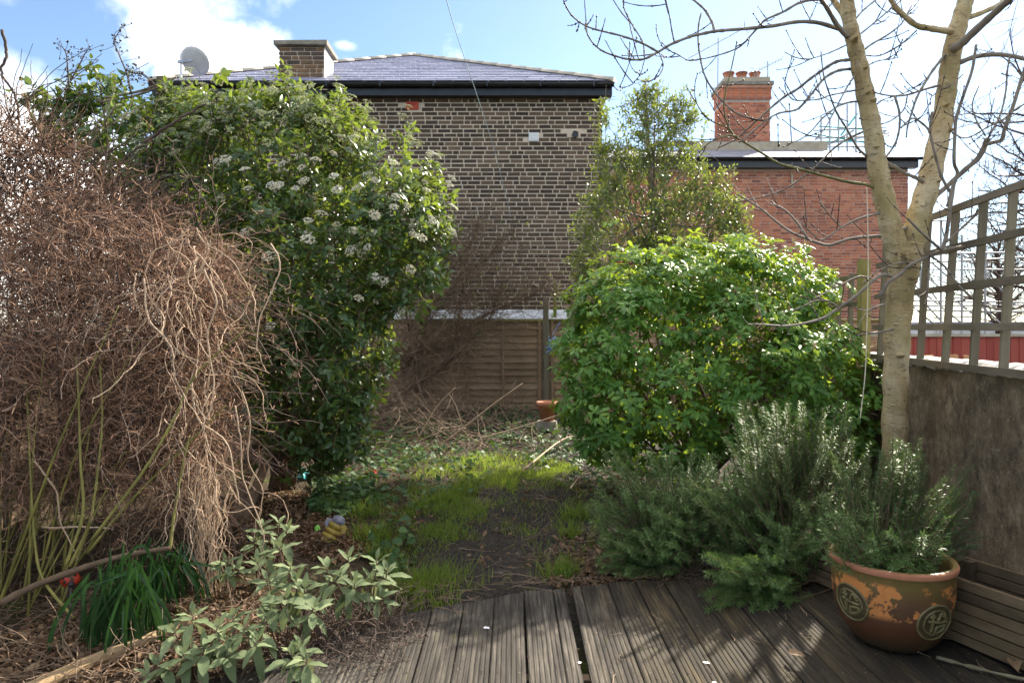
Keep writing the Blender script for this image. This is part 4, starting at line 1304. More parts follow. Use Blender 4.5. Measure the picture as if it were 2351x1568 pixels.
M['flower_bud'] = leaf_mat('pale_bud', [(0, (.38, .40, .20)), (.5, (.50, .52, .30)), (1, (.62, .62, .42))], .7, .25, (.6, .6, .25), .3, 20)
M['dry_flower'] = simple_mat('dry_flower', (.38, .28, .14), (.56, .44, .25), 20, .8, 0)

# ------------------------------------------------------------------ bare tree on the right, traced limb by limb
def z4(x, y): return ((2700 + x / 2.0623) / 1.6333, (y / 2.0623) / 1.6333)
def z3(x, y): return ((2000 + x / 2.1373) / 1.6333, (y / 2.1373) / 1.6333)
def z8(x, y): return ((2900 + x / 1.9596) / 1.6333, (700 + y / 1.9596) / 1.6333)
def zd(x, y): return (x, y)
SCL = {z4: 2.0623 * 1.6333, z3: 2.1373 * 1.6333, z8: 1.9596 * 1.6333, zd: 1.0}
TY = 4.2
tree = empty('bare_tree', (at(2054, 0, TY).x, TY, 0), 'smooth barked bare tree forking into two limbs beside the wall', 'tree')
twig_src = []
def limb(fn, pts, r0, r1, Y0, Y1, name='branch', mat='branch', sides=8, bump_=.10, m=6, twigs=True, knots=0):
    n = len(pts); P = []
    for k, (x, y) in enumerate(pts):
        px, py = fn(x, y); P.append(at(px, py, Y0 + (Y1 - Y0) * (k / (n - 1)) ** 1.2))
    C = catmull(P, m); K = len(C)
    s_ = SCL[fn]
    rad = np.linspace(r0, r1, K) / s_ * np.linspace(Y0, Y1, K) / FPX
    ph = random.uniform(0, 6)
    if r0 < 14 and sides <= 8:
        # swollen nodes where opposite buds sit
        q = np.zeros(K); q[(np.arange(K) % 4) == 2] = 1
        rad = rad * (1 + .28 * q)
    else:
        rad = rad * (1 + bump_ * np.sin(np.arange(K) * 1.3 + ph) * .5 + bump_ * np.array([random.uniform(-.5, .5) for _ in range(K)]))
    o = MB().tube(C, np.maximum(rad, .0018), sides).build(name, M[mat], tree, True)
    if twigs: twig_src.append((C, rad))
    return C, rad, o
# trunk with flared foot and collar at the fork
tp = [(2053, 1300), (2052, 1180), (2053, 1080), (2055, 960), (2057, 850), (2060, 760), (2066, 690), (2073, 630), (2078, 585), (2080, 560)]
tr_ = [34, 30, 28, 27, 26.5, 27.5, 27.5, 30, 35, 33]
C = catmull([at(x, y, TY) for x, y in tp], 8); K = len(C)
C[0][2] = max(C[0][2], -.05)
rad = np.interp(np.linspace(0, 1, K), np.linspace(0, 1, len(tr_)), tr_) * TY / FPX
rad = rad * (1 + .02 * np.sin(np.arange(K) * .9) + .012 * rng.normal(size=K))
V, F = tube_np(C, rad, 28)
V = V + .0035 * np.sin(V[:, [2]] * 23 + V[:, [0]] * 61) * nrm(V - np.repeat(C, 28, 0))
trunk = MB().add(V, F).build('trunk', M['bark'], tree, True)
L1, r1_, o1 = limb(zd, [(2068, 620), (2056, 565), (2044, 520), (2030, 455), (2015, 385), (2003, 300), (1990, 235), (1974, 155), (1962, 105), (1950, 50), (1944, 0), (1932, -70)], 25, 14, TY, TY - .05, 'limb', 'bark', 20, .10, 6, False)
L2, r2_, o2 = limb(zd, [(2082, 620), (2093, 560), (2108, 500), (2127, 440), (2142, 375), (2157, 310), (2170, 230), (2181, 150), (2192, 90), (2206, 40), (2217, 0), (2230, -70)], 27, 16, TY + .02, TY + .10, 'limb', 'bark', 20, .10, 6, False)
# knots / branch scars
def knot(px, py, Y, rx, name='knot', mat='bark'):
    c = at(px, py, Y); V = []; F = []
    s_ = rx * Y / FPX
    for j in range(5):
        for k in range(10):
            an = 2 * math.pi * k / 10; rr = s_ * (1.25 - .28 * j)
            V.append(c + Vector((rr * math.cos(an), -.012 * j, rr * .65 * math.sin(an))))
    for j in range(4):
        for k in range(10):
            F.append((j * 10 + k, j * 10 + (k + 1) % 10, j * 10 + 10 + (k + 1) % 10, j * 10 + 10 + k))
    F.append(tuple(range(40, 50)))
    MB().add(V, F).build(name, M[mat], tree, True)
for (px, py, Y, r_) in ((2067, 815, TY - .072, 9), (2095, 640, TY - .07, 6), (1990, 215, TY - .06, 7), (2002, 232, TY - .06, 9), (2010, 340, TY - .055, 6), (1983, 160, TY - .06, 7), (2170, 243, TY + .01, 6), (2180, 300, TY + .01, 7), (2150, 418, TY + .0, 7), (2140, 445, TY + .0, 6), (1960, 92, TY - .09, 9), (2055, 745, TY - .078, 4), (2048, 930, TY - .078, 4)):
    knot(px, py, Y, r_)
T = TY
B = limb
B(z4, [(985, 290), (900, 190), (830, 70), (780, 0), (740, -70)], 19, 14, T - .06, T - .35)
B(z4, [(960, 120), (900, 40), (850, -40)], 24, 20, T, T + .1, 'branch', 'bark', 10)
B(z4, [(960, 240), (910, 225), (760, 180), (600, 172), (400, 205), (200, 225), (0, 240)], 17, 12, T - .02, T - .35)
B(z3, [(1540, 246), (1450, 255), (1350, 275), (1250, 300), (1100, 360), (1000, 420), (890, 475), (800, 482), (700, 465), (560, 415), (470, 340), (420, 240), (420, 190)], 13, 4, T - .35, T - .6)
B(z3, [(1000, 420), (860, 345), (700, 290), (500, 240), (400, 200), (310, 130), (260, 50), (240, 0), (225, -60)], 8.5, 4, T - .5, T - .8)
B(z3, [(1130, 345), (1110, 250), (1090, 130), (1065, 20), (1050, -40)], 6, 3, T - .45, T - .6)
B(z3, [(1450, 250), (1430, 180), (1370, 80), (1280, 0), (1230, -40)], 10, 6, T - .35, T - .2)
B(z3, [(890, 465), (875, 340), (790, 200), (730, 80), (720, 0), (715, -50)], 5.5, 4, T - .52, T - .4)
B(z3, [(1010, 430), (1040, 520), (1020, 590), (980, 630), (920, 660)], 5, 3, T - .5, T - .55)
B(z3, [(890, 485), (860, 590), (800, 670), (740, 700), (690, 700)], 4, 2.5, T - .52, T - .6)
B(z3, [(760, 380), (765, 480), (800, 560), (850, 600)], 2.5, 2, T - .52, T - .6)
B(z3, [(1350, 470), (1250, 490), (1140, 430), (1040, 380), (990, 270), (985, 200)], 4, 2.5, T - .4, T - .5)
B(z3, [(2350, -10), (2150, 20), (2000, 100), (1850, 170), (1750, 280), (1650, 380), (1500, 440), (1330, 480), (1220, 485)], 11, 3, T, T + .25)
B(z3, [(1345, 110), (1325, 200), (1320, 330), (1340, 480), (1370, 600), (1430, 710), (1550, 850), (1650, 920), (1780, 960), (1870, 970)], 6, 8, T + .3, T + .2)
B(z4, [(1010, 465), (900, 480), (800, 540), (700, 610), (600, 690), (500, 750), (400, 830), (300, 920), (200, 1010), (120, 1080), (0, 1140)], 12, 5, T, T + .35)
B(z4, [(1060, 535), (930, 545), (830, 590), (760, 660), (700, 740), (620, 830), (560, 860), (450, 880), (350, 940), (150, 1100)], 11, 5, T, T - .3)
B(z4, [(1130, 790), (1020, 790), (920, 820), (850, 870), (780, 930), (700, 1020), (600, 1090), (450, 1130)], 8, 3, T, T - .4)
B(z4, [(1070, 695), (950, 720), (850, 740), (760, 770), (640, 780), (560, 770), (510, 700), (505, 620), (540, 500), (575, 390)], 5.5, 3, T, T - .3)
B(z4, [(1260, 1500), (1150, 1435), (1000, 1410), (800, 1360), (600, 1305), (450, 1265), (330, 1190), (200, 1110), (120, 1060), (60, 970), (30, 800), (90, 520), (130, 330)], 14, 4, T, T - .45, 'branch', 'greenbranch')
B(z3, [(1640, 1100), (1560, 1090), (1420, 1140), (1330, 1220)], 7, 4, T - .3, T - .35, 'branch', 'greenbranch')
B(z3, [(1540, 1020), (1440, 980), (1350, 900), (1300, 800), (1295, 680), (1315, 590)], 5, 3, T - .3, T - .4, 'branch', 'greenbranch')
B(z4, [(1110, 1020), (1000, 1070), (880, 1150), (780, 1250), (680, 1340), (560, 1430), (420, 1500), (250, 1540), (100, 1570)], 8, 4, T, T + .3)
B(z4, [(1040, 590), (980, 680), (900, 830), (820, 980), (740, 1080)], 6, 3, T - .05, T - .3)
B(z4, [(780, 400), (800, 580), (850, 740), (900, 870), (980, 1000), (1060, 1140), (1140, 1220)], 4, 9, T - .35, T)
B(z4, [(1040, 160), (1110, 80), (1210, 0), (1260, -40)], 6, 5, T, T + .2)
B(z4, [(1080, 270), (1180, 190), (1300, 90), (1420, -10)], 6, 4, T, T + .3)
B(z4, [(1100, 400), (1180, 340), (1300, 270), (1400, 190), (1440, 120), (1480, 50)], 7, 4, T, T + .25)
B(z4, [(1110, 430), (1220, 435), (1330, 390), (1430, 320), (1520, 240)], 4, 5, T - .05, T + .05)
B(z4, [(1140, 510), (1220, 475), (1320, 460), (1375, 445)], 4, 3, T, T - .2)
B(z4, [(980, 350), (860, 405), (760, 440), (660, 470)], 5, 3, T - .05, T - .3)
B(z4, [(1790, 245), (1740, 240), (1640, 225), (1520, 200), (1430, 130), (1360, 60), (1320, 0), (1300, -50)], 26, 16, T + .05, T - .1, 'branch', 'bark', 12)
B(z4, [(1800, 380), (1860, 345), (1940, 270), (2060, 160), (2170, 60), (2280, -40)], 34, 24, T + .02, T - .35, 'branch', 'branch', 12)
B(z4, [(1900, 140), (1960, 125), (2050, 90), (2170, 30), (2250, -30)], 22, 14, T + .06, T + .15, 'branch', 'bark', 10)
B(z4, [(1820, 500), (1870, 480), (1980, 440), (2120, 425), (2250, 435), (2400, 470)], 20, 15, T + .05, T - .1, 'branch', 'branch', 10)
B(z4, [(1740, 430), (1650, 540), (1580, 650), (1520, 760), (1480, 880), (1450, 980), (1440, 1060)], 11, 5, T + .05, T - .2)
B(z4, [(1700, 660), (1560, 700), (1450, 735), (1340, 745), (1220, 725), (1180, 700)], 9, 4, T + .05, T - .1)
B(z4, [(1350, 745), (1385, 870), (1385, 1000), (1350, 1120), (1270, 1235)], 8, 7, T - .05, T - .02)
B(z4, [(1450, 735), (1420, 850), (1330, 930), (1230, 970)], 5, 4, T, T - .05)
B(z4, [(1650, 1540), (1690, 1500), (1780, 1420), (1900, 1310), (2000, 1220), (2050, 1120), (2065, 1080)], 17, 21, T + .02, T - .15, 'branch', 'branch', 12)
B(z4, [(2050, 1120), (2110, 1105), (2180, 1080), (2200, 1000), (2260, 840), (2330, 620), (2370, 500)], 15, 13, T - .14, T - .3, 'branch', 'branch', 10)
B(z4, [(1760, 1600), (1800, 1450), (1835, 1340), (1810, 1260), (1815, 1060), (1830, 900), (1890, 720), (1950, 540), (1980, 350)], 14, 10, T - .12, T - .25, 'branch', 'branch', 10)
B(z4, [(1780, 1490), (1710, 1360), (1650, 1150), (1620, 1020), (1540, 940), (1480, 920), (1400, 990)], 11, 5, T - .1, T - .15)
B(z4, [(1620, 1030), (1630, 950), (1640, 870)], 12, 10, T - .13, T - .14)
B(z4, [(1240, 1235), (1350, 1290), (1420, 1340), (1500, 1370), (1570, 1410)], 12, 14, T - .03, T)
B(z4, [(1220, 790), (1300, 760), (1380, 745)], 3, 3, T - .05, T - .05)
B(z4, [(2240, 440), (2220, 560), (2210, 700), (2170, 880), (2080, 1060)], 6, 7, T - .1, T - .16)
B(z4, [(2000, 670), (1950, 810), (1980, 930), (2050, 1050)], 4, 6, T - .2, T - .16)
B(z4, [(1820, 1040), (1880, 1070), (1960, 1050), (2060, 990), (2180, 930), (2300, 840), (2400, 780)], 5, 6, T - .15, T - .3)
B(z4, [(1880, 575), (1800, 650), (1700, 700), (1630, 760), (1625, 810)], 4, 3, T - .1, T - .12)
# low branches by the fork
B(z8, [(980, 300), (890, 345), (820, 360), (700, 370), (560, 385), (400, 430), (250, 385), (120, 330), (0, 240), (-110, 150), (-260, 60)], 14, 6, T, T + .2, 'branch', 'branch', 10)
B(z8, [(780, 195), (760, 200), (620, 240), (500, 300), (400, 370), (330, 385), (200, 260)], 9, 4, T - .02, T - .1)
B(z8, [(500, 300), (420, 220), (345, 120)], 5, 4, T - .05, T - .1)
B(z8, [(250, 380), (170, 260), (80, 170), (0, 130)], 8, 5, T + .1, T + .15)
B(z8, [(1420, 440), (1300, 455), (1200, 485), (1080, 540), (1000, 580), (940, 640), (850, 700), (780, 800)], 10, 13, T - .2, T - .10)
B(z8, [(870, 660), (790, 650), (700, 720), (600, 810), (480, 890), (380, 960), (250, 1000), (100, 1025), (0, 1020), (-150, 1010)], 13, 6, T - .1, T - .35)
B(z8, [(780, 700), (640, 660), (500, 720), (400, 770), (290, 830)], 6, 4, T - .08, T - .4)
B(z8, [(480, 890), (400, 840), (310, 840), (240, 870), (150, 910)], 6, 4, T - .25, T - .3)
B(z8, [(1000, 560), (930, 560), (830, 590), (740, 640), (650, 720)], 7, 4, T - .09, T - .3)
B(z8, [(1150, 510), (1170, 520), (1260, 590), (1340, 700), (1430, 790), (1550, 875), (1700, 905), (1800, 890), (1900, 830)], 9, 7, T - .15, T - .4)
B(z8, [(880, 1050), (780, 1070), (690, 1080), (610, 1090)], 9, 6, T - .08, T - .2)
B(z8, [(840, 860), (740, 890), (660, 960), (620, 1040)], 6, 3, T - .08, T - .15)
B(z8, [(1250, 480), (1180, 420), (1100, 350), (990, 240)], 9, 8, T - .2, T - .3)
B(z8, [(1240, 470), (1270, 360), (1300, 150), (1325, -10)], 15, 13, T - .18, T - .12, 'branch', 'branch', 10)
B(z8, [(1270, 410), (1400, 290), (1500, 190), (1570, 60)], 8, 8, T - .2, T - .3)
B(z8, [(1145, 520), (1140, 650), (1130, 800), (1110, 870)], 8, 6, T - .16, T - .2)
B(z8, [(940, 430), (920, 480), (930, 590)], 8, 9, T - .1, T - .09, 'branch', 'bark')
B(z8, [(975, 490), (985, 540), (990, 580)], 18, 16, T - .09, T - .08, 'branch', 'bark', 10)
B(z8, [(1060, 640), (1040, 700)], 14, 18, T + .02, T + .0, 'branch', 'bark', 10)
# fine twigs with dark buds
tw = []; tb = []
for (C, rad) in twig_src:
    K = len(C)
    L_ = np.linalg.norm(C[-1] - C[0])
    for q in range(int(2 + L_ * 5)):
        k = random.randint(int(K * .25), K - 1)
        if rad[k] > .022: continue
        tdir = nrm(C[min(k + 1, K - 1)] - C[max(k - 1, 0)])
        d = nrm(tdir * .6 + rng.normal(0, .55, 3) + np.array([0, 0, .15]))
        ln = random.uniform(.05, .24)
        up = np.array([0, 0, random.uniform(.2, .9)])
        pts = [C[k] + d * ln * s_ + up * ln * .5 * s_ * s_ for s_ in np.linspace(0, 1, 7)]
        tw.append(pts)
        for s_ in (2, 4, 6):
            tb.append(pts[s_])
    for k in range(3, K, 4):
        if rad[k] < .012:
            for _ in range(1):
                off = nrm(rng.normal(size=3)) * rad[k]
                tb.append(C[k] + off)
    if rad[-1] < .009: tb.append(C[-1])
tw = np.array(tw)
rr = np.repeat(np.linspace(.0030, .0016, 7)[None], len(tw), 0)
rr[:, [2, 4, 6]] *= 1.5
mesh_obj('twigs', curves_mesh('twigs', tw, rr, 4, rng.random(len(tw))), M['dark_twig'], tree, 'stuff')
oct_v = np.array([(1, 0, 0), (-1, 0, 0), (0, 1, 0), (0, -1, 0), (0, 0, 1.5), (0, 0, -1.5)], float)
oct_f = np.array([(0, 2, 4), (2, 1, 4), (1, 3, 4), (3, 0, 4), (2, 0, 5), (1, 2, 5), (3, 1, 5), (0, 3, 5)])
tb = np.array(tb)
Rm = np.eye(3)[None] * rng.uniform(.0035, .0062, len(tb))[:, None, None]
mesh_obj('buds', instance_mesh('buds', oct_v, oct_f, Rm, tb), M['bud'], tree, 'stuff')

# ------------------------------------------------------------------ generic shrub tools
def lobes(specs):
    """(px, py, Y, rx_px, rz_px, ry_m) -> centres and radii"""
    out = []
    for px, py, Y, rx, rz, ry in specs:
        out.append((np.array(at(px, py, Y)), np.array([rx * Y / FPX, ry, rz * Y / FPX])))
    return out
def shell_points(lb_, n, lo=.72, hi=1.04, back=.6, seed=1, zmin=.0, clump=.42):
    r_ = np.random.default_rng(seed)
    area = np.array([np.prod(r) ** (2 / 3) for c, r in lb_]); area /= area.sum()
    P = []; N = []
    while len(P) < n:
        k = r_.choice(len(lb_), p=area); c, rad = lb_[k]
        d = nrm(r_.normal(size=3))
        if d[1] > .25 and r_.random() > back: continue
        f = lo + (hi - lo) * r_.random() ** .55
        # lumpy outline
        f *= 1 + .14 * math.sin(d[0] * 9 + k * 2.1) * math.sin(d[2] * 8 + k) + r_.normal() * .04 + (r_.exponential(.09) if r_.random() < .10 else 0)
        p = c + d * rad * f
        if p[2] < zmin: continue
        inside = False
        for j, (c2, r2) in enumerate(lb_):
            if j != k and np.sum(((p - c2) / r2) ** 2) < .42: inside = True; break
        if inside: continue
        g = math.sin(7.1 * p[0] + 2 * math.sin(5 * p[2])) * math.sin(8.3 * p[2] + 1.7 * math.sin(6 * p[1])) + .6 * math.sin(13 * p[0] + 4) * math.sin(14 * p[2] + 1)
        if g < -.1 and r_.random() > clump: continue
        p = p + d * rad * (.055 * max(min(g, 1), -1))
        P.append(p); N.append(nrm(d / rad))
    return np.array(P), np.array(N)
def woody(parent, base, ends, mat, r0=.02, r1=.004, name='stem', n=7, wob=.08):
    for e in ends:
        b = np.array(base) + rng.normal(0, .05, 3) * np.array([1, 1, 0])
        e = np.array(e)
        mid = (b + e) / 2 + rng.normal(0, wob, 3)
        q = b * .75 + e * .25 + np.array([0, 0, .15]) + rng.normal(0, wob * .5, 3)
        C = catmull([b, q, mid, e], 5)
        MB().tube(C, np.linspace(r0, r1, len(C)), n).build(name, M[mat], parent, True)
def sprigs(P, N, per, L_, leaf, jitter=.35, upw=.45, spread=1.05, pair=True, droop=.15, seed=3, lw=1.0):
    """leaves in pairs along short shoots: returns Rm,pos and shoot curves"""
    r_ = np.random.default_rng(seed)
    K = len(P)
    ax = nrm(N * .75 + np.array([0, 0, upw]) + r_.normal(0, jitter, (K, 3)))
    ref = nrm(np.cross(ax, r_.normal(size=(K, 3)))); bi = np.cross(ax, ref)
    RM = []; PO = []
    for j in range(per):
        s_ = (j // 2 + .4) / (per / 2) if pair else (j + .5) / per
        ang = (j % 2) * np.pi + (j // 2) * np.pi / 2 + r_.normal(0, .3, K) if pair else j * 2.4 + r_.normal(0, .3, K)
        out = ref * np.cos(ang)[:, None] + bi * np.sin(ang)[:, None]
        sp_a = spread * (1.15 - .55 * s_)
        d = nrm(ax * math.cos(sp_a) + out * math.sin(sp_a) + np.array([0, 0, -droop]) + r_.normal(0, .16, (K, 3)))
        up = nrm(ax + r_.normal(0, .2, (K, 3)) + np.array([0, 0, .3]))
        fr = frames(d, up)
        sc_ = leaf * r_.uniform(.55, 1.22, K) * (1.0 if s_ < .7 else .8)
        fr = fr * sc_[:, None, None]
        RM.append(fr); PO.append(P + ax * (L_ * (s_ - .9)) + out * .004)
    sh = np.stack([P + ax * (L_ * (f - 1.0)) for f in np.linspace(-.6, .95, 4)], 1)
    return np.concatenate(RM), np.concatenate(PO), sh

# ------------------------------------------------------------------ flowering viburnum, left of centre
VB = (at(640, 1150, 5.7).x, 5.75, float(gz(-1.9, 5.7)))
vib = empty('flowering_shrub', VB, 'large dark evergreen shrub with white flower heads left of centre', 'shrub')
vl = lobes([(640, 420, 5.9, 210, 200, .80), (820, 480, 5.7, 190, 190, .75), (900, 560, 5.6, 130, 150, .6), (480, 420, 6.0, 170, 190, .7), (700, 640, 5.5, 190, 220, .8), (800, 800, 5.5, 110, 190, .6), (700, 880, 5.4, 150, 170, .6),
            (780, 980, 5.4, 80, 90, .45), (735, 1040, 5.3, 50, 60, .3), (600, 300, 6.0, 170, 90, .6), (740, 300, 5.9, 110, 80, .5), (560, 700, 5.6, 140, 220, .6), (960, 470, 5.8, 80, 90, .4)])
P, N = shell_points(vl, 2500, .68, 1.08, .5, 11, .12)
Rm, PO, sh = sprigs(P, N, 8, .17, .078, .42, .40, 1.0, True, .24, 12)
leaves(vib, 'viburnum', 'leaf', leaf_template(.50, .16, .22), Rm, PO, M['vib_leaf'], 300)
P2, N2 = shell_points(vl, 900, .35, .72, .7, 13, .15)
Rm2, PO2, _ = sprigs(P2, N2, 6, .18, .075, .5, .2, 1.1, True, .2, 14)
mesh_obj('inner_foliage', instance_mesh('inner_foliage', *leaf_template(.5, .1, .2), Rm2, PO2), M['vib_leaf'], vib, 'stuff')
mesh_obj('shoots', curves_mesh('shoots', sh, np.full(sh.shape[:2], .0028), 3, rng.random(len(sh))), M['brown_stem'], vib, 'stuff')
# upright shoots breaking the outline at the top
woody(vib, VB, [c + np.array([rng.uniform(-.3, .3), rng.uniform(-.2, .2), .1]) for c, r in vl for _ in range(2)], 'brown_stem', .035, .006, 'stem', 7, .12)
# trunk foot leaning out of the litter
for (pts, r0) in (([gat(545, 1195, .05), at(560, 1100, 5.2), at(610, 980, 5.4), at(660, 850, 5.6)], .055), ([gat(560, 1190, .05), at(600, 1090, 5.1), at(640, 1000, 5.2), at(720, 900, 5.4)], .04)):
    C = catmull(pts, 6)
    MB().tube(C, np.linspace(r0, r0 * .5, len(C)) * (1 + .08 * rng.normal(size=len(C))), 10).build('trunk', M['brown_stem'], vib, True)
def flower_template(n, rad, fr, seed, petals=True):
    r_ = np.random.default_rng(seed); V = []; F = []
    for k in range(n):
        a_ = r_.uniform(0, 2 * np.pi); q = math.sqrt(r_.random())
        c = np.array([rad * q * math.cos(a_), rad * q * math.sin(a_), .35 * rad * (1 - q * q) + r_.normal() * rad * .05])
        s_ = fr * r_.uniform(.6, 1.2)
        o_ = len(V)
        for p in oct_v[:, :] * np.array([1, 1, .45]):
            V.append(c + p * s_)
        F += [tuple(f + o_) for f in oct_f]
    # stalks
    for k in range(6):
        a_ = k * np.pi / 3; o_ = len(V)
        tip = np.array([rad * .6 * math.cos(a_), rad * .6 * math.sin(a_), .1 * rad]); bs = np.array([0, 0, -rad * .9])
        V += [bs + np.array([.002, 0, 0]), bs + np.array([-.002, .002, 0]), tip]
        F.append((o_, o_ + 1, o_ + 2))
    return np.array(V), np.array(F)
ft = [np_mesh('flower_cluster', *flower_template(46, .040, .0075, s_), False) for s_ in (1, 2, 3)]
for me in ft: me.materials.append(M['flower'])
bt = [np_mesh('bud_cluster', *flower_template(40, .040, .0060, s_), False) for s_ in (4, 5, 6)]
for me in bt: me.materials.append(M['flower_bud'])
P, N = shell_points(vl, 1500, 1.0, 1.07, .05, 21, .9)
u_ = P[:, 0] / P[:, 1] * FPX + 1175.5; v_ = 766 - (P[:, 2] - CAM_H) / P[:, 1] * FPX
nf = nb = 0
for k in range(len(P)):
    if N[k, 1] > .25: continue
    dens = .28 * math.exp(-((u_[k] - 860) / 150) ** 2 - ((v_[k] - 510) / 150) ** 2) + .17 * math.exp(-((u_[k] - 720) / 130) ** 2 - ((v_[k] - 390) / 150) ** 2) + .07
    isb = v_[k] < 360
    if isb: dens = .42
    if v_[k] > 760: dens = .0
    if random.random() > dens: continue
    d = nrm(N[k] * .8 + np.array([0, -.15, .7]))
    fr = frames(nrm(np.cross(d, rng.normal(size=3)))[None], d[None])[0] * random.uniform(.75, 1.2)
    o = bpy.data.objects.new('bud_cluster' if isb else 'flower_cluster', random.choice(bt if isb else ft)); link(o, vib)
    p = P[k] + d * .035
    o.matrix_basis = Matrix([list(fr[r]) + [p[r]] for r in range(3)] + [[0, 0, 0, 1]])
    nf += 1

# ------------------------------------------------------------------ ivy-leaved climber on an old post, top left
IB = (at(260, 0, 6.3).x, 6.3, float(gz(-3.4, 6.3)))
ivy = empty('leafy_climber', IB, 'green leafy climber with dark berries rising above the dry tangle', 'climber')
il = lobes([(250, 310, 6.2, 130, 110, .4), (340, 380, 6.1, 130, 120, .4), (150, 270, 6.3, 90, 60, .3), (230, 220, 6.3, 60, 70, .25), (400, 280, 6.2, 90, 90, .4), (330, 480, 6.0, 110, 90, .4), (430, 420, 6.0, 90, 120, .4), (70, 235, 6.3, 45, 35, .2), (205, 160, 6.4, 22, 45, .1), (360, 580, 5.9, 110, 80, .35)])
P, N = shell_points(il, 560, .45, 1.05, .6, 31, .5)
Rm, PO, sh = sprigs(P, N, 6, .20, .092, .45, .25, 1.15, False, .28, 32)
leaves(ivy, 'ivy', 'leaf', leaf_template(.62, .16, .25, ((0, .1), (.12, .85), (.4, 1.0), (.72, .6), (1, .02))), Rm, PO, M['ivy_leaf'], 300)
mesh_obj('shoots', curves_mesh('shoots', sh, np.full(sh.shape[:2], .003), 3, rng.random(len(sh))), M['dark_twig'], ivy, 'stuff')
woody(ivy, IB, [at(x, y, 6.2) for x, y in ((250, 300), (150, 270), (380, 250), (60, 230), (230, 200), (420, 380))], 'brown_stem', .03, .008, 'stem', 7, .2)
bst = []; bpos = []
for pts in ([(302, 215), (290, 167), (275, 130), (262, 95), (270, 80), (281, 61)], [(288, 160), (305, 168), (330, 172), (345, 185), (358, 200)], [(162, 186), (180, 155), (195, 125), (205, 112)], [(158, 200), (155, 150), (150, 118), (132, 100)]):
    pts = [(x * .68 if False else x, y) for x, y in pts]
    C = catmull([at(x, y, 6.0) for x, y in pts], 6)
    MB().tube(C, np.linspace(.008, .003, len(C)), 6).build('stem', M['dark_twig'], ivy, True)
    for k in range(len(C)):
        if k % 2: continue
        for _ in range(2):
            e = C[k] + rng.normal(0, .05, 3)
            bst.append([C[k], (C[k] + e) / 2 + rng.normal(0, .008, 3), e])
            bpos += [e + rng.normal(0, .006, 3) for _ in range(2)]
bst = np.array(bst)
mesh_obj('berry_stalks', curves_mesh('berry_stalks', bst, np.full(bst.shape[:2], .0022), 3, rng.random(len(bst))), M['dark_twig'], ivy, 'stuff')
bpos = np.array(bpos)
mesh_obj('berries', instance_mesh('berries', oct_v * np.array([1, 1, .7]), oct_f, np.eye(3)[None] * rng.uniform(.006, .011, len(bpos))[:, None, None], bpos), M['bud'], ivy, 'stuff')
a = at(372, 178, 6.15); b = at(388, 600, 6.1); b.z = .0
tag(MB().beam(b, a, .07, .07, Vector((0, 1, 0))).build('wooden_post', M['post'], None, False, .006), 'old grey post sticking out of the climber top left', 'post', 'timber posts')
for k, (x0, y0, x1, y1, l_) in enumerate(((240, 225, 405, 178, 'upper dry rod lying across the old post top left'), (230, 235, 390, 190, 'lower dry rod lying across the old post top left'))):
    C = catmull([at(x0, y0, 6.0), at((x0 + x1) / 2, (y0 + y1) / 2 + 8, 6.05), at(x1, y1, 6.08)], 6)
    tag(MB().tube(C, .011, 7).build('rod', M['branch'], None, True), l_, 'rod', 'dry rods')

# ------------------------------------------------------------------ dry brown tangle on the left
def px_of(P):
    return P[..., 0] / P[..., 1] * FPX + 1175.5, 766 - (P[..., 2] - CAM_H) / P[..., 1] * FPX
TB = (at(180, 0, 3.7).x, 3.75, float(gz(-2.4, 3.75)))
tang = empty('dry_shrub', TB, 'big dense tangle of dry brown twigs filling the left side', 'shrub')
def wander(P0, D0, M_, step, wob, grav=0.0, seed=1, curl=.0):
    """K random-walk curves of M_ points"""
    r_ = np.random.default_rng(seed)
    K = len(P0); P = np.zeros((K, M_, 3)); P[:, 0] = P0; D = nrm(D0)
    ax = nrm(r_.normal(size=(K, 3)))
    st_ = np.broadcast_to(step, (K,))[:, None]
    for m in range(1, M_):
        D = nrm(D + r_.normal(0, wob, (K, 3)) + np.array([0, 0, -grav]) + curl * np.cross(ax, D))
        P[:, m] = P[:, m - 1] + D * st_
    return P
tl = lobes([(310, 640, 4.1, 230, 150, .55), (445, 690, 4.0, 115, 120, .5), (130, 600, 4.2, 210, 170, .5), (250, 800, 3.9, 300, 200, .6), (405, 850, 3.9, 120, 230, .5), (120, 950, 3.8, 220, 220, .6), (330, 1020, 3.8, 220, 180, .5), (435, 1050, 3.85, 85, 170, .4), (80, 700, 4.0, 180, 180, .5), (540, 640, 4.1, 50, 55, .3)])
def fill_points(lb_, n, seed, lo=.2, hi=1.0):
    r_ = np.random.default_rng(seed); out = []
    vol = np.array([np.prod(r) for c, r in lb_]); vol /= vol.sum()
    while len(out) < n:
        k = r_.choice(len(lb_), p=vol); c, rad = lb_[k]
        d = nrm(r_.normal(size=3)); f = lo + (hi - lo) * r_.random() ** .45
        if d[1] > .35 and r_.random() < .55: continue
        out.append(np.concatenate([c + d * rad * f, nrm(d / rad)]))
    out = np.array(out); return out[:, :3], out[:, 3:]
def above_ground(P, lo=.02):
    g = gz(P[..., 0], P[..., 1]) + lo
    P[..., 2] = np.maximum(P[..., 2], g)
    return P
# fine short twigs, thousands
P0, N0 = fill_points(tl, 12500, 41)
tang_d = nrm(np.cross(N0, rng.normal(size=N0.shape)) + N0 * .2 + np.array([.25, 0, .05]))
C = above_ground(wander(P0, tang_d, 8, rng.uniform(.018, .045, len(P0)), .30, .02, 42, .05))
mesh_obj('twigs', curves_mesh('twigs', C, np.repeat(np.linspace(.0018, .0010, 8)[None], len(C), 0) * rng.uniform(.7, 1.4, (len(C), 1)), 3, rng.random(len(C))), M['dry_vine'], tang, 'stuff')
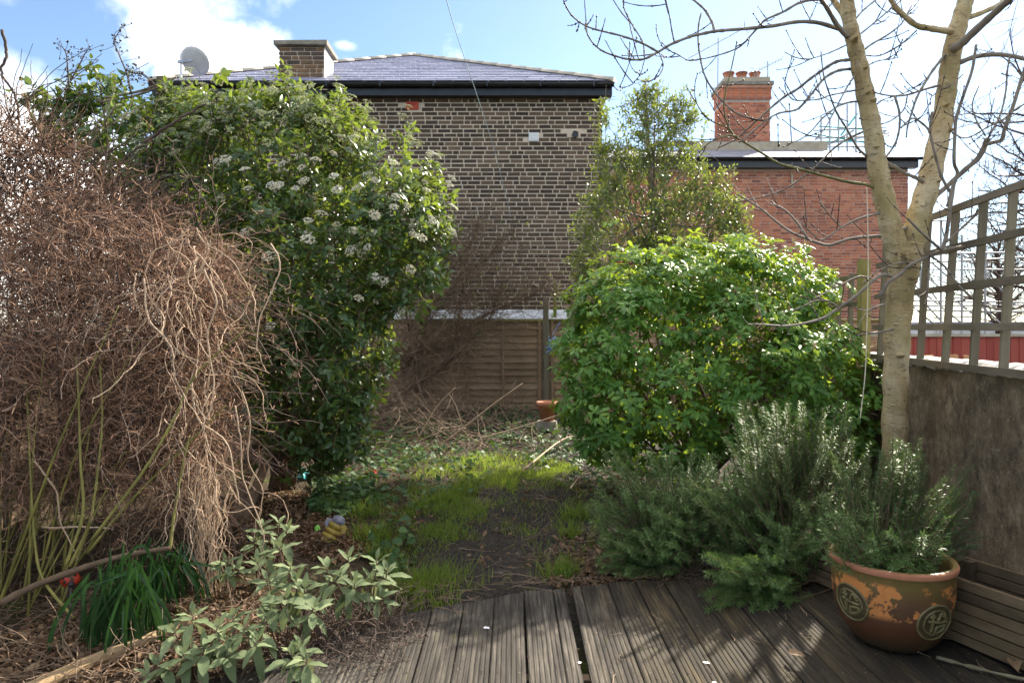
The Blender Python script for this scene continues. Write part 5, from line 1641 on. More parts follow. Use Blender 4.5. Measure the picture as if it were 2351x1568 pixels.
# longer arching canes with side spurs
P0, N0 = fill_points(tl, 750, 43, .1, .9)
d0 = nrm(N0 * .4 + np.array([.35, -.1, .25]) + rng.normal(0, .45, N0.shape))
C = above_ground(wander(P0, d0, 16, rng.uniform(.03, .06, len(P0)), .12, .055, 44))
mesh_obj('canes', curves_mesh('canes', C, np.repeat(np.linspace(.0034, .0016, 16)[None], len(C), 0), 4, rng.random(len(C))), M['dark_twig'], tang, 'stuff')
k_ = C[::1, 3:13:3].reshape(-1, 3)
sp0 = np.repeat(k_, 2, 0)
S = wander(sp0, rng.normal(size=sp0.shape), 4, .018, .3, 0, 45)
mesh_obj('spurs', curves_mesh('spurs', S, np.full(S.shape[:2], .0015), 3, rng.random(len(S))), M['dry_vine'], tang, 'stuff')
# pale curly vines draped over the right side and hanging to the ground
cur = []
for k in range(170):
    x = random.gauss(432, 48); y = random.uniform(520, 1150)
    Y = random.uniform(3.35, 3.95)
    cur.append(np.concatenate([at(x, y, Y)]))
cur = np.array(cur)
C = above_ground(wander(cur, np.array([-.1, 0, -1.0]) + rng.normal(0, .35, cur.shape), 22, rng.uniform(.012, .030, len(cur)), .24, .16, 46, .12))
mesh_obj('hanging_vines', curves_mesh('hanging_vines', C, np.repeat(np.linspace(.0026, .0016, 22)[None], len(C), 0) * rng.uniform(.7, 1.5, (len(C), 1)), 4, rng.random(len(C))), M['pale_vine'], tang, 'stuff')
# loops swinging out over the dark shrub
cur = np.array([np.array(at(random.gauss(478, 42), random.uniform(540, 700), random.uniform(3.9, 4.3))) for k in range(85)])
C = wander(cur, np.array([.9, -.1, .35]) + rng.normal(0, .45, cur.shape), 18, rng.uniform(.014, .030, len(cur)), .22, .13, 47, .12)
mesh_obj('vine_loops', curves_mesh('vine_loops', C, np.repeat(np.linspace(.0026, .0015, 18)[None], len(C), 0), 4, rng.random(len(C))), M['pale_vine'], tang, 'stuff')
# rope of vines that reaches the soil at (470,1370)
cur = np.array([np.array(at(random.gauss(465, 30), random.uniform(1020, 1180), random.uniform(3.35, 3.6))) for k in range(60)])
tgt = np.array([np.array(gat(random.gauss(478, 26), random.uniform(1325, 1385), .03)) for k in range(60)])
s_ = np.linspace(0, 1, 18)[None, :, None]
C = cur[:, None] * (1 - s_) + tgt[:, None] * s_ + np.cumsum(rng.normal(0, .012, (60, 18, 3)), 1) * (1 - s_ ** 3)
mesh_obj('vine_rope', curves_mesh('vine_rope', above_ground(C), np.repeat(np.linspace(.0026, .0016, 18)[None], 60, 0), 4, rng.random(60)), M['pale_vine'], tang, 'stuff')
# individual pale stems that can be followed by eye
for pts, r0 in (([(540, 930), (555, 1020), (560, 1080), (585, 1150), (610, 1220), (600, 1290), (595, 1345)], .004), ([(555, 900), (575, 980), (570, 1060), (600, 1130), (590, 1200)], .004), ([(440, 870), (455, 960), (520, 1010), (540, 1100), (548, 1160)], .005), ([(620, 560), (640, 600), (625, 660), (590, 740), (585, 800)], .004), ([(330, 640), (345, 730), (400, 800), (410, 870), (440, 930)], .005), ([(470, 620), (500, 700), (480, 780), (500, 880), (490, 960)], .005), ([(100, 1210), (190, 1208), (260, 1212)], .006), ([(80, 1060), (130, 1130), (140, 1200), (180, 1290)], .005)):
    yy = random.uniform(3.25, 3.45)
    C = catmull([at(x, y, yy) for x, y in pts], 7)
    C += np.cumsum(rng.normal(0, .002, C.shape), 0)
    MB().tube(C, np.linspace(r0, r0 * .6, len(C)), 6).build('vine', M['pale_vine'], tang, True)
# upright green stems fanning from the bottom left
for k in range(26):
    bx = random.uniform(-40, 150); by = random.uniform(1290, 1420)
    b = gat(bx, by, .03)
    top = at(bx + random.uniform(20, 330) * (.4 + .6 * random.random()), random.uniform(700, 1080), b.y + random.uniform(.0, .5))
    mid = Vector(b).lerp(top, .5) + Vector((random.uniform(-.10, .02), random.uniform(-.05, .05), .06))
    C = catmull([b, mid, top], 8)
    MB().tube(C, np.linspace(random.uniform(.0035, .0075), .002, len(C)) * (1 + .08 * rng.normal(size=len(C))), 7).build('stem', M['green_stem'], tang, True)
for pts, r0 in (([(0, 1385), (90, 1340), (200, 1300), (300, 1272), (390, 1258)], .018), ([(390, 1262), (400, 1180), (415, 1090), (435, 1000)], .007), ([(170, 1420), (100, 1330), (80, 1240), (70, 1080), (65, 960), (60, 870)], .007), ([(150, 1300), (190, 1180), (185, 1060), (180, 900), (175, 820)], .008), ([(160, 1300), (205, 1200), (225, 1080), (235, 960), (230, 840)], .008), ([(200, 1270), (300, 1150), (420, 1030), (520, 930)], .008), ([(210, 1240), (330, 1080), (400, 960), (450, 860), (560, 760)], .007)):
    yy = 3.1 if r0 > .015 else random.uniform(3.0, 3.25)
    C = catmull([at(x, y, yy + .0006 * (1380 - y)) for x, y in pts], 8)
    C[:, 2] = np.maximum(C[:, 2], gz(C[:, 0], C[:, 1]) + .02)
    MB().tube(C, np.linspace(r0, r0 * .55, len(C)) * (1 + .06 * rng.normal(size=len(C))), 9).build('stem', M['brown_stem' if r0 > .015 else 'green_stem'], tang, True)
# sparse, darker thorny shrub above, the sky shows through it
TB2 = (at(60, 0, 4.7).x, 4.7, float(gz(-3.3, 4.7)))
th = empty('thorny_shrub', TB2, 'sparse dark thorny branches against the sky at far left', 'shrub')
tl2 = lobes([(60, 480, 4.6, 170, 200, .5), (230, 520, 4.6, 170, 130, .45), (20, 330, 4.6, 60, 130, .3), (130, 400, 4.6, 110, 90, .35), (330, 520, 4.6, 120, 80, .35)])
P0, N0 = fill_points(tl2, 3000, 51)
C = wander(P0, nrm(rng.normal(size=P0.shape) + np.array([.3, 0, .2])), 8, rng.uniform(.018, .045, len(P0)), .28, .02, 52)
mesh_obj('twigs', curves_mesh('twigs', C, np.repeat(np.linspace(.0024, .0013, 8)[None], len(C), 0), 3, rng.random(len(C))), M['dry_vine'], th, 'stuff')
P0, N0 = fill_points(tl2, 330, 53, .0, .8)
C = wander(P0, nrm(np.array([.5, 0, .35]) + rng.normal(0, .5, P0.shape)), 16, rng.uniform(.035, .06, len(P0)), .11, .03, 54)
mesh_obj('canes', curves_mesh('canes', C, np.repeat(np.linspace(.0045, .0018, 16)[None], len(C), 0), 4, rng.random(len(C))), M['dark_twig'], th, 'stuff')
for pts, r0 in (([(6, 71), (14, 120), (3, 150), (12, 185), (32, 215), (42, 250), (45, 330), (60, 420)], .010), ([(-10, 620), (90, 560), (170, 480), (250, 400), (310, 350), (330, 335)], .011), ([(20, 800), (40, 650), (30, 520), (10, 420), (0, 300)], .012), ([(0, 560), (80, 520), (200, 500), (300, 490), (420, 480), (470, 485)], .007), ([(50, 760), (120, 640), (220, 560), (330, 520)], .010), ([(330, 330), (380, 300), (430, 270), (480, 250)], .012)):
    C = catmull([at(x, y, 4.55) for x, y in pts], 7); C += np.cumsum(rng.normal(0, .004, C.shape), 0)
    MB().tube(C, np.linspace(r0, r0 * .5, len(C)), 7).build('branch', M['dark_twig'], th, True)

# ------------------------------------------------------------------ Mexican orange shrub, right of centre
CB = (at(1620, 0, 6.1).x, 6.2, float(gz(1.7, 6.1)))
cho = empty('evergreen_shrub', CB, 'large rounded bright green shrub right of centre', 'shrub')
cl = lobes([(1560, 775, 6.1, 240, 200, .75), (1460, 720, 6.1, 150, 150, .6), (1700, 720, 6.2, 180, 170, .65), (1420, 850, 6.0, 140, 180, .6), (1540, 920, 5.7, 230, 160, .6), (1720, 880, 5.6, 170, 200, .6), (1830, 705, 6.3, 75, 105, .4), (1590, 650, 6.2, 120, 95, .5), (1860, 870, 5.6, 120, 140, .5), (1920, 850, 5.5, 80, 90, .35), (1950, 960, 5.3, 70, 90, .3), (1700, 640, 6.3, 90, 75, .45), (1380, 960, 5.9, 80, 90, .4), (1885, 680, 6.3, 30, 60, .2), (1370, 720, 6.2, 60, 80, .4)])
P, N = shell_points(cl, 1350, .78, 1.05, .45, 61, .15)
r_ = np.random.default_rng(62)
RM = []; PO = []
K = len(P)
ax = nrm(N * .8 + np.array([0, -.05, .55]) + r_.normal(0, .3, (K, 3)))
ref = nrm(np.cross(ax, r_.normal(size=(K, 3)))); bi = np.cross(ax, ref)
for j in range(5):
    ang = j * 2 * np.pi / 5 + r_.normal(0, .25, K)
    out = ref * np.cos(ang)[:, None] + bi * np.sin(ang)[:, None]
    pd = nrm(ax * .55 + out + np.array([0, 0, -.05]) + r_.normal(0, .15, (K, 3)))
    pl = r_.uniform(.018, .035, K)[:, None]
    bp = P + pd * pl
    side = nrm(np.cross(pd, ax))
    for q in (-1, 0, 1):
        d = nrm(pd * (1.0 if q == 0 else .55) + side * (q * .85) + np.array([0, 0, -.28]) + r_.normal(0, .12, (K, 3)))
        fr = frames(d, nrm(ax + np.array([0, 0, .4]) + r_.normal(0, .12, (K, 3))))
        sc_ = r_.uniform(.042, .092, K) * (1.0 if q == 0 else .88)
        RM.append(fr * sc_[:, None, None]); PO.append(bp)
Rm = np.concatenate(RM); PO = np.concatenate(PO)
CT = leaf_template(.44, .16, .30, ((0, .06), (.25, .55), (.58, 1.0), (.82, .82), (1, .05)))
leaves(cho, 'choisya', 'leaf', CT, Rm, PO, M['choi_leaf'], 300)
P2, N2 = shell_points(cl, 900, .40, .78, .7, 63, .15)
Rm2, PO2, sh = sprigs(P2, N2, 8, .16, .075, .5, .2, 1.1, False, .2, 64)
mesh_obj('inner_foliage', instance_mesh('inner_foliage', *CT, Rm2, PO2), M['choi_leaf'], cho, 'stuff')
mesh_obj('shoots', curves_mesh('shoots', sh, np.full(sh.shape[:2], .003), 3, rng.random(len(sh))), M['brown_stem'], cho, 'stuff')
woody(cho, CB, [c + np.array([rng.uniform(-.2, .2), 0, .1]) for c, r in cl for _ in range(2)], 'brown_stem', .022, .005, 'stem', 7, .12)
P, N = shell_points(cl, 130, 1.0, 1.05, .05, 65, .5)
fl = []
for k in range(len(P)):
    if N[k, 1] > .1: continue
    for _ in range(9):
        e = P[k] + nrm(N[k] + np.array([0, 0, .7]) + rng.normal(0, .5, 3)) * random.uniform(.03, .075)
        fl.append([P[k], (P[k] + e) / 2 + rng.normal(0, .004, 3), e])
fl = np.array(fl)
mesh_obj('dry_flower_heads', curves_mesh('dry_flower_heads', fl, np.tile([.0016, .0018, .0026], (len(fl), 1)), 3, rng.random(len(fl))), M['dry_flower'], cho, 'stuff')

# broad pale leaves glowing behind the top of the green shrub
bl = empty('broad_leaved_plant', at(1570, 640, 6.9), 'cluster of big yellow-green leaves behind the top of the green shrub', 'plant')
bl.location.z = 0
TV, TF = leaf_template(.36, .25, .35, ((0, .08), (.2, .6), (.5, 1.0), (.75, .8), (.92, .35), (1, .05)))
bme = np_mesh('leaf', TV, TF); bme.materials.append(M['broad_leaf'])
for (px, py, ang, L_, tilt) in ((1575, 575, 12, .15, 35), (1530, 580, -35, .18, 40), (1620, 585, 45, .18, 40), (1505, 590, -15, .16, 25), (1570, 570, -10, .18, 20), (1540, 575, -45, .17, 25), (1610, 575, 25, .17, 15), (1520, 590, -70, .16, 30), (1640, 585, 55, .16, 25), (1585, 560, 5, .16, 60), (1555, 600, -30, .17, 10), (1600, 605, 30, .17, 10), (1480, 600, -20, .16, 30), (1770, 610, 25, .18, 20), (1460, 625, -60, .18, 30), (1550, 615, -85, .16, 20)):
    o = bpy.data.objects.new('leaf', bme); link(o, bl)
    p = at(px, py + 4, 6.35 + random.uniform(-.1, .1))
    o.matrix_basis = Matrix.Translation(p) @ Matrix.Rotation(R(ang), 4, 'Y') @ Matrix.Rotation(R(90 - tilt), 4, 'X') @ Matrix.Scale(L_, 4)
b0 = Vector((bl.location.x, 6.9, .05))
for (px, py) in ((1570, 575), (1545, 590), (1610, 590), (1470, 620), (1770, 610)):
    C = catmull([b0, b0.lerp(at(px, py, 6.35), .55) + Vector((0, .05, .1)), at(px, py + 4, 6.35)], 6)
    MB().tube(C, np.linspace(.012, .005, len(C)), 6).build('stem', M['green_stem'], bl, True)

# ------------------------------------------------------------------ small-leaved tree behind
HB = (at(1530, 0, 8.6).x, 8.7, float(gz(1.95, 8.7)))
hol = empty('evergreen_tree', HB, 'upright small-leaved evergreen tree in front of the red house', 'tree')
hl = lobes([(1490, 300, 8.6, 75, 110, .5), (1500, 430, 8.6, 130, 120, .6), (1450, 500, 8.5, 130, 110, .6), (1560, 520, 8.6, 130, 110, .6), (1400, 570, 8.4, 90, 100, .45), (1620, 480, 8.7, 80, 110, .5), (1560, 300, 8.7, 60, 90, .4), (1480, 220, 8.6, 28, 50, .2), (1640, 570, 8.6, 90, 80, .4), (1420, 400, 8.6, 70, 90, .4), (1385, 300, 8.6, 22, 80, .2), (1690, 520, 8.6, 35, 60, .25), (1345, 620, 8.4, 50, 45, .3), (1530, 610, 8.5, 130, 70, .5)])
P, N = shell_points(hl, 2100, .45, 1.08, .6, 71, .3)
Rm, PO, sh = sprigs(P, N, 8, .20, .056, .5, .6, .95, True, .05, 72)
leaves(hol, 'holly', 'leaf', leaf_template(.5, .15, .15, ((0, .08), (.3, .9), (.65, .85), (1, .03))), Rm, PO, M['holly_leaf'], 300)
mesh_obj('shoots', curves_mesh('shoots', sh, np.full(sh.shape[:2], .003), 3, rng.random(len(sh))), M['branch'], hol, 'stuff')
MB().tube(catmull([HB, (HB[0] - .05, 8.7, 1.2), tuple(at(1500, 500, 8.6)), tuple(at(1485, 300, 8.6)), tuple(at(1480, 200, 8.6))], 7), np.linspace(.05, .008, 29), 9).build('trunk', M['branch'], hol, True)
for (c, r) in hl:
    for _ in range(3):
        e = c + rng.normal(0, .6, 3) * r
        s0 = np.array(at(1500, 640 - random.uniform(0, 200), 8.6))
        C = catmull([s0, (s0 + e) / 2 + np.array([0, 0, -.05]), e], 5)
        MB().tube(C, np.linspace(.016, .004, len(C)), 5).build('branch', M['branch'], hol, True)

# ------------------------------------------------------------------ bare thicket in front of the rear fence
DB = (at(965, 0, 10.3).x, 10.3, float(gz(-1.4, 10.3)))
dead = empty('bare_thicket', DB, 'bare tangled brown shrub in front of the rear fence', 'shrub')
stems = [([(955, 900), (960, 800), (975, 740), (1000, 680), (1020, 620), (1035, 560)], 0.0450), ([(930, 860), (950, 810), (1000, 800), (1040, 790), (1055, 720), (1065, 640)], 0.0330), ([(930, 850), (905, 820), (890, 812), (930, 840)], 0.0300), ([(880, 950), (940, 890), (1010, 850), (1060, 800), (1120, 740), (1150, 660)], 0.0270), ([(970, 780), (965, 700), (985, 640), (960, 570)], 0.0270), ([(1000, 690), (1060, 640), (1120, 590), (1160, 540)], 0.0210), ([(1020, 640), (1080, 560), (1100, 500)], 0.0180), ([(1060, 760), (1140, 710), (1220, 680), (1260, 640)], 0.0150), ([(940, 760), (930, 690), (945, 620)], 0.0180)]
src = []
for pts, r0 in stems:
    C = catmull([at(x, y, random.uniform(10.0, 10.5)) for x, y in pts], 7)
    C[:, 2] = np.maximum(C[:, 2], .05)
    MB().tube(C, np.linspace(r0, r0 * .35, len(C)), 8).build('stem', M['brown_stem'], dead, True); src.append(C)
src = np.concatenate(src)
P0 = src[rng.integers(0, len(src), 2100)] + rng.normal(0, .04, (2100, 3))
C = above_ground(wander(P0, nrm(rng.normal(size=P0.shape) * np.array([1, .6, 1]) + np.array([.35, 0, .35])), 12, rng.uniform(.04, .10, 2100), .22, .0, 81))
mesh_obj('twigs', curves_mesh('twigs', C, np.repeat(np.linspace(.0042, .0016, 12)[None], len(C), 0), 3, rng.random(len(C))), M['thicket'], dead, 'stuff')
tips = C[:, 5:].reshape(-1, 3); tips = tips[tips[:, 2] > 1.3]
tips = tips[rng.integers(0, len(tips), 900)]
fr = frames(nrm(rng.normal(size=tips.shape)), nrm(rng.normal(size=tips.shape) + np.array([0, 0, 1]))) * rng.uniform(.03, .055, len(tips))[:, None, None]
mesh_obj('sparse_leaves', instance_mesh('sparse_leaves', *leaf_template(.5), fr, tips), M['holly_leaf'], dead, 'stuff')

# brushwood heaped along the fence foot
P0 = np.stack([rng.normal(-.9, 1.0, 700), rng.uniform(7.2, 10.6, 700), np.zeros(700)], 1)
P0[:, 2] = gz(P0[:, 0], P0[:, 1]) + rng.uniform(.0, .45, 700) * np.exp(-((P0[:, 0] + 1.3) / 1.0) ** 2)
C = above_ground(wander(P0, nrm(rng.normal(size=P0.shape) * np.array([1, .8, .45])), 10, rng.uniform(.03, .09, 700), .14, .0, 91))
tag(mesh_obj('brushwood', curves_mesh('brushwood', C, np.repeat(np.linspace(.0065, .0022, 10)[None], len(C), 0) * rng.uniform(.4, 1.0, (700, 1)), 4, rng.random(700)), M['thicket']), 'heap of cut dry brushwood at the foot of the rear fence', 'brushwood', kind='stuff')
for k, (pts, r0, l_) in enumerate(((((1090, 1010), (1180, 985), (1260, 960), (1330, 935)), .010, 'long pale stick slanting up towards the small pot'), (((1000, 1030), (1060, 985), (1130, 930), (1200, 880)), .012, 'pale stick rising diagonally across the rear fence'), (((930, 1060), (980, 970), (1010, 925), (1045, 890)), .010, 'steep pale stick left of the long stick'), (((1200, 1080), (1290, 1010), (1340, 1000), (1390, 990)), .010, 'bowed stick lying right of the grass'), (((1310, 1120), (1330, 1095), (1350, 1080), (1385, 1065)), .008, 'short forked twig left of the rosemary'))):
    C = catmull([at(x, y, 7.6 + .02 * k) for x, y in pts] if k < 3 else [gat(x, y, .12) for x, y in pts], 6)
    C[:, 2] = np.maximum(C[:, 2], gz(C[:, 0], C[:, 1]) + .01)
    if k < 3: C[0, 2] = float(gz(C[0, 0], C[0, 1])) + .01
    tag(MB().tube(C, np.linspace(r0, r0 * .4, len(C)), 6).build('stick', M['pale_vine'], None, True), l_, 'stick', 'pale sticks at the rear')

# ------------------------------------------------------------------ rosemary
NV = np.array([(0, 0, 0), (-.07, .45, .02), (0, 1, -.05), (.07, .45, .02)], float); NF = np.array([(0, 3, 2, 1)])
def rosemary(base_fn, n, label, tops, seed, name='rosemary_bush', needle=.030, group='rosemary plants', loc=None, spacing=.0058):
    r_ = np.random.default_rng(seed)
    root = empty(name, loc, label, 'rosemary', group)
    CU = []
    for k in range(n):
        b = np.array(base_fn(r_)); e = np.array(tops(r_))
        v = e - b; L_ = np.linalg.norm(v)
        m1 = b + v * .33 + np.array([v[0] * .12, v[1] * .12, -abs(L_) * .05]) + r_.normal(0, .03, 3)
        m2 = b + v * .7 + np.array([v[0] * .05, v[1] * .05, -abs(L_) * .02]) + r_.normal(0, .02, 3)
        C = catmull([b, m1, m2, e], 5); CU.append(C)
    CU = np.array(CU)
    CU[..., 2] = np.maximum(CU[..., 2], np.where((CU[..., 1] < 3.8), .012, gz(CU[..., 0], CU[..., 1]) + .01))
    mesh_obj('stems', curves_mesh('stems', CU, np.repeat(np.linspace(.0042, .0016, CU.shape[1])[None], n, 0), 4, r_.random(n)), M['brown_stem'], root, 'stuff')
    # needles on the outer part of each stem
    PP = []; DD = []
    for C in CU:
        seg = np.linalg.norm(np.diff(C, axis=0), axis=1); cum = np.concatenate([[0], np.cumsum(seg)]); L_ = cum[-1]
        s0 = max(L_ - r_.uniform(.20, .42), L_ * .15)
        ss = np.arange(s0, L_, spacing)
        p = np.stack([np.interp(ss, cum, C[:, i]) for i in range(3)], 1)
        tt = np.gradient(p, axis=0) if len(p) > 1 else np.zeros_like(p)
        for _ in range(3):
            PP.append(p); DD.append(tt)
    PP = np.concatenate(PP); T_ = nrm(np.concatenate(DD))
    out = nrm(np.cross(T_, r_.normal(size=T_.shape)))
    d = nrm(T_ * r_.uniform(.35, .9, (len(PP), 1)) + out + r_.normal(0, .1, PP.shape))
    fr = frames(d, nrm(T_ + r_.normal(0, .15, PP.shape)))
    fr = fr * (needle * r_.uniform(.6, 1.15, len(PP)))[:, None, None]
    mesh_obj('needles', instance_mesh('needles', NV, NF, fr, PP, r_.random(len(PP))), M['rose_leaf'], root, 'stuff')
    return root
def spread(px0, px1, py0, py1, Y0, Y1):
    return lambda r: at(r.uniform(px0, px1), r.uniform(py0, py1), r.uniform(Y0, Y1))
def gspread(x0, x1, y0, y1):
    def f(r):
        x = r.uniform(x0, x1); y = r.uniform(y0, y1)
        return (x, y, float(gz(x, y)) + .01 if y > 3.78 else .015)
    return f
def multi(*fs_):
    w = np.array([f[0] for f in fs_], float); w /= w.sum()
    return lambda r: fs_[r.choice(len(fs_), p=w)][1](r)
rosemary(gspread(.75, 1.40, 3.95, 4.5), 400, 'low rosemary bush left of the trailing one, before the green shrub', multi((3, spread(1375, 1660, 1030, 1140, 3.9, 4.5)), (3, spread(1345, 1640, 1120, 1230, 3.75, 4.3)), (2, spread(1370, 1560, 1210, 1320, 3.68, 3.9)), (2.4, spread(1560, 1720, 1060, 1250, 3.8, 4.2))), 101, loc=(1.0, 4.2, 0))
rosemary(gspread(1.40, 1.95, 3.80, 4.3), 560, 'tall rosemary bush trailing over the deck edge', multi((3, spread(1680, 1960, 920, 1040, 4.0, 4.5)), (4, spread(1660, 2000, 1000, 1150, 3.8, 4.3)), (3, spread(1640, 1940, 1130, 1290, 3.6, 4.0)), (2.2, spread(1610, 1810, 1270, 1440, 3.25, 3.6)), (1.6, spread(1560, 1720, 1100, 1260, 3.7, 4.1)), (1, spread(1740, 1900, 1200, 1330, 3.5, 3.8))), 102, loc=(1.7, 4.0, 0))
def potbase(r):
    a_ = r.uniform(0, 6.28); q = .09 * math.sqrt(r.random()); return (PC.x - .02 + q * math.cos(a_), PC.y + .06 + q * math.sin(a_), .318)
rosemary(potbase, 230, 'rosemary growing in the big glazed pot', multi((3, spread(1930, 2190, 1120, 1230, 2.9, 3.35)), (2, spread(2040, 2130, 1000, 1130, 3.1, 3.4)), (1.0, spread(2170, 2245, 1060, 1230, 3.0, 3.3)), (2.2, spread(1880, 2010, 1170, 1290, 2.8, 3.2)), (2, spread(2000, 2190, 1220, 1310, 2.75, 2.95)), (.35, spread(2200, 2270, 1230, 1265, 3.0, 3.1)), (1.2, spread(1900, 2060, 1030, 1140, 3.2, 3.5))), 103, 'potted_rosemary', .029, loc=(PC.x, PC.y, .318))

# ------------------------------------------------------------------ sage clumps, bottom left
ST = [leaf_template(.37, .12, c_, ((0, .12), (.1, .50), (.25, .85), (.42, 1.0), (.58, .98), (.74, .78), (.88, .45), (.96, .2), (1, .03)), w_) for c_, w_ in ((.25, .01), (.45, .015), (.12, .012), (.6, .01))]
sme = []
for TV, TF in ST:
    me = np_mesh('leaf', TV, TF); me.materials.append(M['sage_leaf']); sme.append(me)
def sage(tips, base, label, seed, Lr=(.08, .118)):
    r_ = np.random.default_rng(seed)
    root = empty('sage_plant', base, label, 'sage', 'sage plants')
    for (px, py, Y, n) in tips:
        tip = np.array(at(px, py, Y)); b = np.array(base) + r_.normal(0, .03, 3) * np.array([1, 1, 0])
        C = catmull([b, b * .5 + tip * .5 + np.array([0, 0, -.03]) + r_.normal(0, .015, 3), tip], 6)
        MB().tube(C, np.linspace(.005, .0028, len(C)), 6).build('stem', M['brown_stem'], root, True)
        ax = nrm(C[-1] - C[-4] + np.array([0, 0, .12]))
        ref = nrm(np.cross(ax, r_.normal(size=3))); bi = np.cross(ax, ref)
        for j in range(n):
            s_ = j // 2
            ang = (j % 2) * np.pi + s_ * np.pi / 2 + r_.normal(0, .25)
            out = ref * math.cos(ang) + bi * math.sin(ang)
            opening = min(.35 + .34 * s_, 1.5)
            d = nrm(ax * math.cos(opening) + out * math.sin(opening) + np.array([0, -.03, -.22 * s_]) + r_.normal(0, .08, 3))
            L_ = r_.uniform(*Lr) * (.55 + .2 * min(s_, 2.3))
            k = int(r_.integers(0, 4))
            fr = frames(d[None], nrm(ax + np.array([0, -.25, .5]))[None])[0] * L_
            fr[:, 0] *= r_.uniform(.85, 1.2)
            p = C[-1] - ax * (.012 * s_) + out * .004
            if s_ >= 3: p = C[max(-1 - 2 * (s_ - 2), -len(C) + 2)] + out * .004
            o = bpy.data.objects.new('leaf', sme[k]); link(o, root)
            o.matrix_basis = Matrix([list(fr[r]) + [p[r]] for r in range(3)] + [[0, 0, 0, 1]])
    return root
def sb(px, py): 
    p = gat(px, py, .02); return (p.x, p.y, max(float(gz(p.x, p.y)), -.03))
sage([(445, 1410, 2.72, 9), (400, 1445, 2.70, 8), (365, 1520, 2.62, 8), (500, 1440, 2.68, 9), (470, 1490, 2.60, 9), (420, 1500, 2.62, 8), (340, 1545, 2.6, 7), (530, 1500, 2.62, 8)], sb(450, 1545), 'lowest sage clump in the bottom left foreground', 111)
sage([(535, 1415, 2.78, 9), (560, 1440, 2.72, 8), (590, 1470, 2.68, 9), (520, 1465, 2.7, 8), (610, 1420, 2.8, 8)], sb(560, 1535), 'sage clump between the lowest one and the deck edge', 112)
sage([(668, 1300, 3.0, 10), (640, 1250, 3.1, 9), (615, 1330, 2.95, 9), (700, 1350, 2.95, 9), (655, 1370, 2.85, 9), (720, 1395, 2.85, 9), (620, 1390, 2.85, 9), (680, 1330, 3.0, 8), (590, 1290, 3.05, 8)], sb(650, 1450), 'tallest sage clump left of the path', 113, (.082, .122))
sage([(800, 1280, 3.15, 10), (770, 1330, 3.05, 9), (815, 1340, 3.05, 9), (865, 1285, 3.2, 9), (890, 1310, 3.2, 9), (750, 1300, 3.1, 8), (850, 1330, 3.15, 8), (880, 1370, 3.1, 8)], sb(810, 1420), 'right hand sage clump nearest the soil path', 114)
sage([(693, 1480, 2.66, 10), (670, 1500, 2.64, 8), (705, 1510, 2.62, 7)], sb(690, 1558), 'small sage shoot hanging over the left deck boards', 115)
sage([(600, 1210, 3.4, 8), (640, 1200, 3.45, 9), (660, 1215, 3.4, 8), (585, 1240, 3.4, 8), (520, 1290, 3.3, 8), (545, 1305, 3.3, 7), (505, 1310, 3.25, 7), (610, 1270, 3.3, 8)], sb(600, 1345), 'rear sage clump in shade beside the hanging vines', 116, (.07, .105))

# ------------------------------------------------------------------ daffodil-like strap leaves
def straps(base_px, tops, n, label, seed, wdt=.008):
    r_ = np.random.default_rng(seed)
    root = empty('strap_leaf_clump', sb(*base_px), label, 'bulb leaves', 'strap leaf clumps')
    b0 = Vector(root.location)
    for k in range(n):
        b = np.array(b0) + np.array([r_.normal(0, .09), r_.normal(0, .06), .0])
        px, py = tops(r_); e = np.array(at(px, py, b[1] + r_.normal(0, .05))); e[0] = e[0] * .6 + b[0] * .4 + r_.normal(0, .03); e = b + (e - b) * r_.uniform(.7, 1.08)
        m1 = b * .6 + e * .4 + np.array([(b[0] - e[0]) * .16, 0, .02]); 
        pts = [b, m1, e]
        if r_.random() < .22: pts.append(e + np.array([r_.normal(0, .06), r_.normal(0, .03), r_.uniform(-.14, -.03)]))
        C = catmull(pts, 6); n_ = len(C)
        T_ = nrm(np.gradient(C, axis=0)); sd = nrm(np.cross(T_, np.tile(nrm(np.array([r_.normal(0, .6), -1, .1]))[None], (n_, 1))))
        nn = np.cross(sd, T_)
        w = wdt * np.interp(np.linspace(0, 1, n_), [0, .1, .8, .95, 1], [.7, 1, .9, .5, .08])[:, None] * r_.uniform(.75, 1.2)
        V = np.stack([C - sd * w + nn * w * .35, C, C + sd * w + nn * w * .35], 1).reshape(-1, 3)
        F = []
        for q in range(n_ - 1):
            F += [(q * 3, q * 3 + 1, q * 3 + 4, q * 3 + 3), (q * 3 + 1, q * 3 + 2, q * 3 + 5, q * 3 + 4)]
        mesh_obj('leaf', np_mesh('leaf', V, np.array(F)), M['daff_leaf'], root)
straps((285, 1478), lambda r: (r.uniform(215, 400), r.uniform(1250, 1360)), 120, 'tall clump of dark green strap leaves under the dry tangle', 121)
straps((395, 1395), lambda r: (r.uniform(350, 430), r.uniform(1215, 1300)), 45, 'smaller strap leaf clump behind, beside the hanging vines', 122, .007)
straps((300, 1445), lambda r: (r.uniform(165, 260), r.uniform(1310, 1440)), 9, 'few strap leaves splayed out towards the ladybird ornament', 123, .007)

